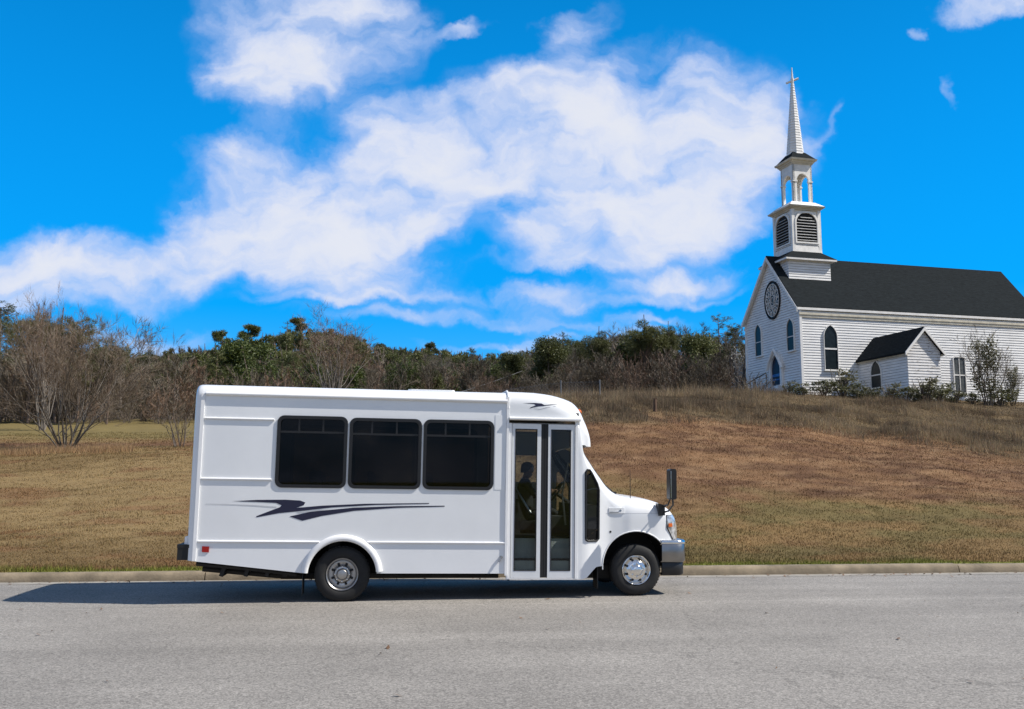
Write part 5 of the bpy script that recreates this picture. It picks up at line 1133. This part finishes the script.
hillspots = scatter(760, -120, 640, 215, 420, {'farbare': .9, 'farpine': 1.5, 'farcedar': .5}, {'farbare': (9, 13), 'farpine': (10, 15), 'farcedar': (7, 10)}, 1) + scatter(150, -40, 620, 135, 215, {'bare': 1.2, 'pine': .9, 'cedar': .6}, {'bare': (6, 9), 'pine': (6.5, 9.5), 'cedar': (4.5, 7)}, 2) + scatter(120, 195, 600, 100, 135, {'bare': 1.0, 'brush': .8, 'cedar': .8, 'pine': .2}, {'bare': (4, 6), 'brush': (3, 5), 'cedar': (3, 5), 'pine': (4.5, 6)}, 22)
wood('hillside_wood', hillspots, WM, 'mixed bare and pine wood covering the hill behind the minibus', 'wood', 11)
leftspots = scatter(46, -160, 215, 77, 100, {'bare': 1.3, 'pine': .22}, {'bare': (5.5, 8.5), 'pine': (7, 9.5)}, 3, 8) + scatter(90, -160, 300, 75, 86, {'brush': 1}, {'brush': (2.0, 5.0)}, 4, 30)
wood('woodland', leftspots, WM, 'brown leafless wood along the far side of the field on the left', 'wood', 12)
rightspots = scatter(120, 470, 790, 92, 125, {'bare': 1.3, 'pine': .6, 'cedar': .3}, {'bare': (6.5, 9.0), 'pine': (7, 10), 'cedar': (5, 7)}, 5, 7) + scatter(150, 470, 775, 78, 96, {'brush': 1, 'bare': .35}, {'brush': (3.2, 6.0), 'bare': (5.5, 7.5)}, 6, 26)
wood('woodland', rightspots, WM, 'dense dark brown wood behind the bank beside the church', 'wood', 13)

# ------------------------------------------------------------------ trees one can tell apart
def tmesh(pair, nm, bark, leaf, crown='crown'): a, b = pair; return [('trunk', a.mesh(nm + '_trunk', bark)), (crown, b.mesh(nm + '_' + crown, leaf))]
vase = tmesh(grow_tree(1, 10, stems=17, fan=.85, levels=3, twigs=1.2, tw=.015, clear=.15, r0=.11), 'vase', BARK['vase'], TWIG['vase'])
tallstems = tmesh(grow_tree(2, 10, stems=12, fan=.30, levels=3, twigs=.6, tw=.02, clear=.3, r0=.13), 'tall', BARK['grey'], TWIG['rust'])
oak = tmesh(grow_tree(3, 10, spread=.9, levels=3, twigs=.6, tw=.025, clear=.35), 'oak', BARK['grey'], TWIG['grey'])
bare2 = tmesh(grow_tree(4, 10, spread=.5, levels=3, twigs=1.0, tw=.03, clear=.3), 'bare', BARK['brown'], TWIG['brown'])
bare3 = tmesh(grow_tree(5, 10, stems=3, fan=.3, levels=3, twigs=.8, tw=.03), 'bareb', BARK['grey'], TWIG['grey'])
wand = tmesh(grow_tree(6, 3, stems=9, fan=.55, levels=1, twigs=3, tw=.02, clear=.3, r0=.055), 'wand', BARK['brown'], TWIG['brown'])
pines = [tmesh(grow_pine(20, 12, .62, .20, 1.1), 'pine', BARK['pine'], LEAF['pine']), tmesh(grow_round(21, 12, .50, .27, 2600, .6, .14, 11, .15), 'pine', BARK['pine'], LEAF['pine']), tmesh(grow_pine(22, 12, .5, .15, .9), 'pine', BARK['pine'], LEAF['pine']), tmesh(grow_round(23, 12, .66, .30, 9000, .36, .06, 26, .18), 'pine', BARK['pine'], LEAF['farpine'])]
layered = tmesh(grow_pine(24, 12, .6, .21, .62, flat=.25), 'pine', BARK['pine'], LEAF['pine'])
cedar = tmesh(grow_bush(30, 6, 7.5, 15000, .17, 6, .55, .42, 30), 'cedar', BARK['brown'], LEAF['cedar'])
dark = tmesh(grow_bush(31, 6, 7.5, 15000, .17, 6, .6, .42, 28), 'dark', BARK['brown'], LEAF['pine'])
def tree_at(name, parts, href, px, Y, top, label, cat, group=None, sxy=1.0, rz=None):
    x, y, z = spot(px, Y); h = at(px, top, Y)[2] - z; href = max(max(v.co.z for v in parts[0][1].vertices), sorted(v.co.z for v in parts[-1][1].vertices)[-12]); return plant_thing(name, parts, label, cat, (x, y, z), (px * 1.7) % 6.28 if rz is None else rz, h / href, group, sxy)
LIST = [
    ('bare_tree', vase, 11.6, 66, 46, 296, 'large bare many-stemmed tree fanning out of the field edge at far left', 1.12),
    ('pine_tree', pines[3], 12, 106, 73.5, 333, 'green pine standing just right of the big fanning bare tree', .95),
    ('bare_tree', oak, 10.0, 119, 90, 309, 'pale leafless tree with open crooked crown rising behind the left pine', 1.15),
    ('pine_tree', pines[2], 12, -4, 84, 301, 'dark pine cut by the left edge of the photo', 1.3),
    ('pine_tree', pines[3], 12, 30, 76, 303, 'broad dark pine behind the left half of the fanning bare tree', 1.0),
    ('pine_tree', pines[3], 12, 56, 76, 307, 'dark pine behind the right half of the fanning bare tree', 1.0),
    ('pine_tree', pines[0], 12, 77, 76, 318, 'narrow dark pine in the gap before the left green pine', 1.1),
    ('bare_tree', tallstems, 11.4, 42, 66, 281, 'tall pinkish leafless tree overtopping the pines at left', .75),
    ('bare_shrub', wand, 3.0, 180, 47, 397, 'small leafless shrub of thin upright stems beside the back of the minibus', 1.0),
    ('pine_tree', pines[3], 12, 147, 235, 347, 'round topped pine on the low skyline between the left trees and the minibus', 1.1),
    ('pine_tree', pines[3], 12, 183, 250, 346, 'rounded pine on the slope above the back corner of the minibus', 1.0),
    ('evergreen_tree', cedar, 7.6, 245, 92, 339, 'big bright green bushy evergreen above the rear half of the minibus roof', 1.05),
    ('pine_tree', pines[1], 12, 222, 360, 329, 'small flat topped pine on the skyline left of the bright evergreen', 1.1),
    ('pine_tree', pines[1], 12, 246, 375, 323, 'umbrella shaped pine on the skyline directly above the bright evergreen', 1.3),
    ('pine_tree', layered, 12, 287, 395, 321, 'thin layered pine on the ridge, left one of the pair at the crest', 1.0),
    ('pine_tree', pines[1], 12, 300, 390, 317, 'crowned pine on the ridge, right one of the pair at the crest', 1.5),
    ('bare_tree', tallstems, 11.4, 331, 82, 303, 'tall leafless tree of many pinkish stems above the middle of the minibus roof', 1.25),
    ('pine_tree', pines[3], 12, 352, 330, 331, 'olive pine just right of the tall pinkish leafless tree', 1.0),
    ('evergreen_tree', dark, 7.6, 380, 335, 343, 'dark evergreen where the skyline steps down over the minibus windows', 1.0),
    ('evergreen_tree', cedar, 7.6, 402, 108, 362, 'low green evergreen in front of the wood over the third minibus window', 1.3),
    ('pine_tree', pines[1], 12, 432, 360, 341, 'rounded pine on the skyline over the front end of the coach body', 1.0),
    ('pine_tree', pines[2], 12, 471, 350, 347, 'single darker pine poking over the skyline behind the minibus cap seam', 1.2),
    ('evergreen_tree', dark, 7.6, 514, 98, 351, 'dark evergreen against the white cloud above the minibus door', .9),
    ('evergreen_tree', dark, 7.6, 550, 90, 337, 'large dark green evergreen behind the front end of the minibus roof', 1.1),
    ('pine_tree', layered, 12, 564, 96, 331, 'sparse tall pine beside the large dark evergreen', .8),
    ('pine_tree', pines[3], 12, 598, 90, 326, 'broad olive pine above the fence post', 1.0),
    ('bare_tree', bare3, 9.5, 622, 98, 326, 'leafless tree between the two broad pines at the centre right', 1.0),
    ('pine_tree', pines[3], 12, 645, 89, 315, 'tallest full crowned pine in the middle of the right wood', 1.15),
    ('pine_tree', pines[3], 12, 668, 90, 321, 'pine just right of the tallest pine of the right wood', .9),
    ('bare_tree', bare2, 9.5, 690, 96, 322, 'dark leafless tree in the right wood midway between two pines', 1.2),
    ('evergreen_tree', dark, 7.6, 699, 86, 333, 'dark bushy evergreen in the right wood, nearest to the layered pine', .85),
    ('pine_tree', layered, 12, 722, 92, 313, 'layered pine with a bare pale trunk close to the church', 1.1),
    ('bare_tree', bare2, 9.5, 736, 80, 326, 'dense leafless tree touching the left side of the church', 1.0),
    ('pine_tree', pines[2], 12, 738, 88, 323, 'dark pine half hidden behind the front corner of the church', 1.1)]
for (nm, pr, href, px, Y, top, lab, sx_) in LIST: tree_at(nm, pr, href, px, Y, top, lab, 'shrub' if 'shrub' in nm else 'tree', None, sx_)
# shrubs round the church
blossom = [('stems', grow_bush(41, 2.4, 4.2, 10, .1, 9, .3, .4, 9)[0].mesh('stems', BARK['brown'])), ('leaves', grow_bush(41, 2.4, 4.2, 900, .10, 9, .3, .8, 9)[1].mesh('leaves', LEAF['blossom']))]
tree_at('flowering_shrub', blossom, 4.2, 741, 66, 344, 'dark shrub flecked with pale blossom left of the church front', 'shrub')
g_ = grow_tree(42, 3.7, stems=9, fan=.26, levels=2, twigs=1.2, tw=.02, clear=.25, r0=.075); gb = grow_bush(43, 1.8, 4.1, 1900, .10, 2, .15, .5, 26)
upright = [('trunk', g_[0].mesh('upright_trunk', BARK['brown'])), ('twigs', g_[1].mesh('upright_twigs', TWIG['brown'])), ('crown', gb[1].mesh('upright_crown', LEAF['olive']))]
tree_at('small_tree', upright, 4.15, 988, 55.5, 332, 'upright many-stemmed small tree with sparse olive leaves in front of the church wall', 'tree', None, .95)
tree_at('small_tree', upright, 4.15, 1013, 56.5, 364, 'short olive leaved sapling right of the upright small tree', 'tree', None, .9, 2.0)
bp = [tmesh(grow_bush(50 + k, 1.7, 1.2, 800, .09, 12, .4, .6, 12), 'shrub', BARK['brown'], LEAF['shrub'], 'leaves') for k in range(3)] + [tmesh(grow_bush(55, 1.5, 1.5, 560, .09, 14, .2, .7, 10), 'shrub', BARK['brown'], LEAF['olive'], 'leaves')]
SH = [(788, 55.5, .75, 3, 'small drab shrub at the near corner of the church front'), (803, 55.0, .8, 0, 'rounded shrub at the front right corner of the church'), (824, 56.5, 1.05, 1, 'dark green shrub below the first side window of the church'), (843, 57.0, 1.5, 3, 'tall straggly shrub between the side window and the annex'),
      (858, 55.0, 1.0, 2, 'dense dark shrub at the left corner of the annex'), (873, 54.5, .85, 0, 'low green shrub below the annex window'), (891, 54.0, .95, 3, 'olive shrub under the left part of the annex gable'), (907, 53.8, .9, 1, 'dark shrub under the middle of the annex gable'),
      (925, 54.0, 1.25, 3, 'loose straggly shrub in front of the flaking boards of the annex'), (941, 54.5, 1.2, 0, 'bushy dark shrub between annex and sash window'), (955, 55.0, .95, 2, 'low dark shrub below the sash window'), (972, 55.5, .7, 1, 'small shrub at the foot of the upright small tree'), (1001, 56.0, 1.15, 2, 'dark green shrub between the upright small tree and the sapling')]
for px, Y, h, k, lab in SH:
    x, y, z = spot(px, Y); plant_thing('shrub', bp[k], lab, 'shrub', (x, y, z - .05), px * .37, h * 1.1 / 1.3, 'shrubs along the church wall', 1.45)
wb = tmesh(grow_tree(60, 2, stems=10, fan=1.1, levels=1, twigs=3, tw=.02, clear=.1, r0=.05), 'dead', BARK['brown'], TWIG['brown'])
for px, Y, top, lab in ((753, 57.0, 372, 'tangle of dead dark stems against the left of the church steps'), (765, 57.0, 378, 'low tangle of dead stems right by the church steps')):
    tree_at('dead_shrub', wb, 2.0, px, Y, top, lab, 'shrub', None, 1.2)

# ------------------------------------------------------------------ fence, post, wire
fm = paint('galvanised_wire', (.20, .20, .20), .5, .6, .15, 8); wd = paint('weathered_post', (.11, .065, .04), .9, 0, .3, 6)
def build_fence():
    pts = [spot(px, 48.5) for px in (391, 476, 561, 600)]; f = empty('chain_link_fence', pts[2], 0, 'low grey chain link fence running behind the front of the minibus', 'fence'); o = Vector(pts[2])
    for p in pts:
        m = MB(); q = Vector(p) - o; m.tube([q - Vector((0, 0, .4)), q + Vector((0, 0, .86))], .032, 8); m.lathe([(.034, .855), (.03, .89), (0, .90)], q, (0, 0, 1), 8); m.build('post', fm, f, smooth=40)
    m = MB(); 
    for a, b in zip(pts[:-1], pts[1:]):
        a = Vector(a) - o; b = Vector(b) - o; L = (b - a).length; n = int(L / .16); up = Vector((0, 0, .78)); lo = Vector((0, 0, .05))
        for k in range(n):
            for dk in (5, -5):
                j = min(n, max(0, k + dk)); p0 = a + (b - a) * (k / n) + lo; p1 = a + (b - a) * (j / n) + lo + up * (abs(j - k) / 5); m.tube([p0, p1], .0045, 3, cap=False)
        m.tube([a + up, b + up], .006, 4)
    m.build('netting', fm, f, fix=False)
build_fence()
p = spot(655, 40.0); POST = p; m = MB(); m.tube([(0, 0, -.3), (.01, 0, .30), (.015, .01, .52)], [.075, .07, .06], 8); m.box((-.05, -.04, .50), (.06, .05, .56))
tag(m.build('wooden_post', wd, smooth=40, loc=p), 'short weathered brown wooden post standing in the dry grass on the bank', 'post')
def build_wire():
    a = Vector(spot(366, 70.0)); b = Vector(at(522, 371, 97)); P = []
    for k in range(15): f = k / 14; q = a.lerp(b, f); q.z -= .5 * 4 * f * (1 - f) * .6; P.append(q)
    m = MB(); m.tube([q - a for q in P], .032, 5); tag(m.build('guy_wire', fm, loc=a), 'thin pale wire slanting up across the trees behind the minibus roof', 'wire')
build_wire()

# ------------------------------------------------------------------ grass
def blades(name, X, Y, hgt, wid, label, seed, lean=.5, gain=1.0, trans=.2, hue=None):
    g = np.random.RandomState(seed); n = len(X); Z = terr(X, Y); a = g.rand(n) * 2 * PI; l = np.abs(g.normal(size=n)) * lean; D = np.stack([np.cos(a) * l, np.sin(a) * l, np.ones(n)], 1); D /= np.linalg.norm(D, axis=1)[:, None]
    H = hgt * g.uniform(.55, 1.35, n); q = g.rand(n) * 2 * PI; S = np.stack([np.cos(q), np.sin(q), np.zeros(n)], 1) * (np.broadcast_to(wid, (n,)) / 2)[:, None]; B = np.stack([X, Y, Z - .01], 1)
    V = np.stack([B - S, B + S, B + D * H[:, None]], 1).reshape(-1, 3); col = (gcol(X, Y) if hue is None else hue) * gain * g.uniform(.75, 1.3, n)[:, None] * (1 + g.normal(size=(n, 3)) * .04); me = np_mesh(name, V, np.arange(3 * n).reshape(-1, 3), vcol_mat(name + '_blades', .8, 0, trans=trans, island=.15), np.repeat(np.clip(col, .005, .9), 3, 0))
    return tag(link(name, me), label, 'grass', kind='stuff')
def lawn():
    g = np.random.RandomState(5); n = 520000; px = g.uniform(-30, 1055, n); u = g.rand(n); Y = 15.2 * (62 / 15.2) ** (u ** 1.15); X = (px - 512) / F * Y * .995
    s, t = road_st(X, Y); k = t > .2; X, Y, t = X[k], Y[k], t[k]; hgt = .028 + .035 * fbm(X * .9, Y * .9, 3) + .03 * smooth(25, 50, Y); hgt = hgt * np.where(t < .9, 1.35, 1); hgt = hgt * np.where((t < .75) & (X < -7.0) & (X > -9.5), 1.7, 1)
    blades('short_grass', X, Y, hgt, .009 + .00045 * Y, 'short dormant tan and brown grass covering the bank and field', 6, 1.05, 1.05)
def rough():
    g = np.random.RandomState(8); n = 150000; b = g.uniform(.02, .60, n); cy = np.interp(b, [.05, .25, .35, .55], [36, 42, 41, 37]); Y = cy + g.rand(n) ** 1.1 * 17 - 2.5; X = b * Y
    dens = fbm(X * .6 + 4, Y * .6, 3); k = g.rand(n) < smooth(.12, .42, dens) * smooth(-3, 2.5, Y - cy + (fbm(X * .2, Y * .2, 3) - .5) * 8); 
    # keep the blades out of the church itself
    q = np.stack([X - CC[0], Y - CC[1]], 1); lx = q[:, 0] * math.cos(CA) + q[:, 1] * math.sin(CA); ly = -q[:, 0] * math.sin(CA) + q[:, 1] * math.cos(CA); k &= ~((lx > -.2) & (lx < 18.2) & (ly > -.3) & (ly < 7)) & ~((lx > 4) & (lx < 7.5) & (ly > -2.9) & (ly < 7))
    k &= ~((np.abs(X - POST[0] * Y / POST[1]) < .30) & (Y < POST[1] + .3)); X, Y = X[k], Y[k]; hgt = .08 + .42 * smooth(.45, .75, fbm(X * .9 + 2, Y * .9, 3)) * g.uniform(.4, 1.3, len(X))
    X2 = []; 
    px = g.uniform(-60, 135, 9000); Y3 = 44.3 + g.normal(size=9000) * .7 + (px - 30) * .004; X3 = (px - 512) / F * Y3
    px4 = g.uniform(370, 760, 9000); Y4 = g.uniform(50, 56, 9000); X4 = (px4 - 512) / F * Y4
    X = np.concatenate([X, X3, X4]); Y = np.concatenate([Y, Y3, Y4]); hgt = np.concatenate([hgt, g.uniform(.15, .4, 9000), g.uniform(.25, .8, 9000) * (.5 + fbm(X4 * 1.1, Y4, 2))])
    f = fbm(X * .45 + 7, Y * .45, 3); f = smooth(.35, .65, f)[:, None]; H = np.array([.235, .175, .105]) * f + np.array([.115, .085, .055]) * (1 - f); H = np.where((X < -12)[:, None], np.array([.26, .17, .09]), H)
    blades('tall_grass', X, Y, hgt, .022, 'tall dry straw coloured grass along the top of the bank', 9, .6, 1.35, .3, H)
lawn(); rough()

def litter():
    g = np.random.RandomState(21); n = 420; S = g.uniform(-12, 16, n); T = np.where(g.rand(n) < .7, -np.abs(g.normal(size=n)) * .22 - .02, g.uniform(-9, -.3, n)); X = RO[0] + S * RU[0] + T * RN[0]; Y = RO[1] + S * RU[1] + T * RN[1]; m = TM(); C = np.stack([X, Y, np.full(n, .012)], 1)
    a = g.rand(n) * 2 * PI; sz = g.uniform(.012, .045, n); U = np.stack([np.cos(a), np.sin(a), g.uniform(-.1, .5, n)], 1) * sz[:, None]; W_ = np.stack([-np.sin(a), np.cos(a), g.uniform(-.1, .3, n)], 1) * sz[:, None] * .5
    m.add(np.stack([C - U, C + W_, C + U + np.array([0, 0, .006]), C - W_], 1).reshape(-1, 3), np.concatenate([np.stack([np.arange(n) * 4, np.arange(n) * 4 + 1, np.arange(n) * 4 + 2], 1), np.stack([np.arange(n) * 4, np.arange(n) * 4 + 2, np.arange(n) * 4 + 3], 1)]))
    tag(link('leaf_litter', m.mesh('leaf_litter', foliage('dead_leaves', (.10, .05, .025), (.26, .16, .09), trans=0))), 'scattered dead brown leaves and grit along the gutter', 'leaves', kind='stuff')
litter()
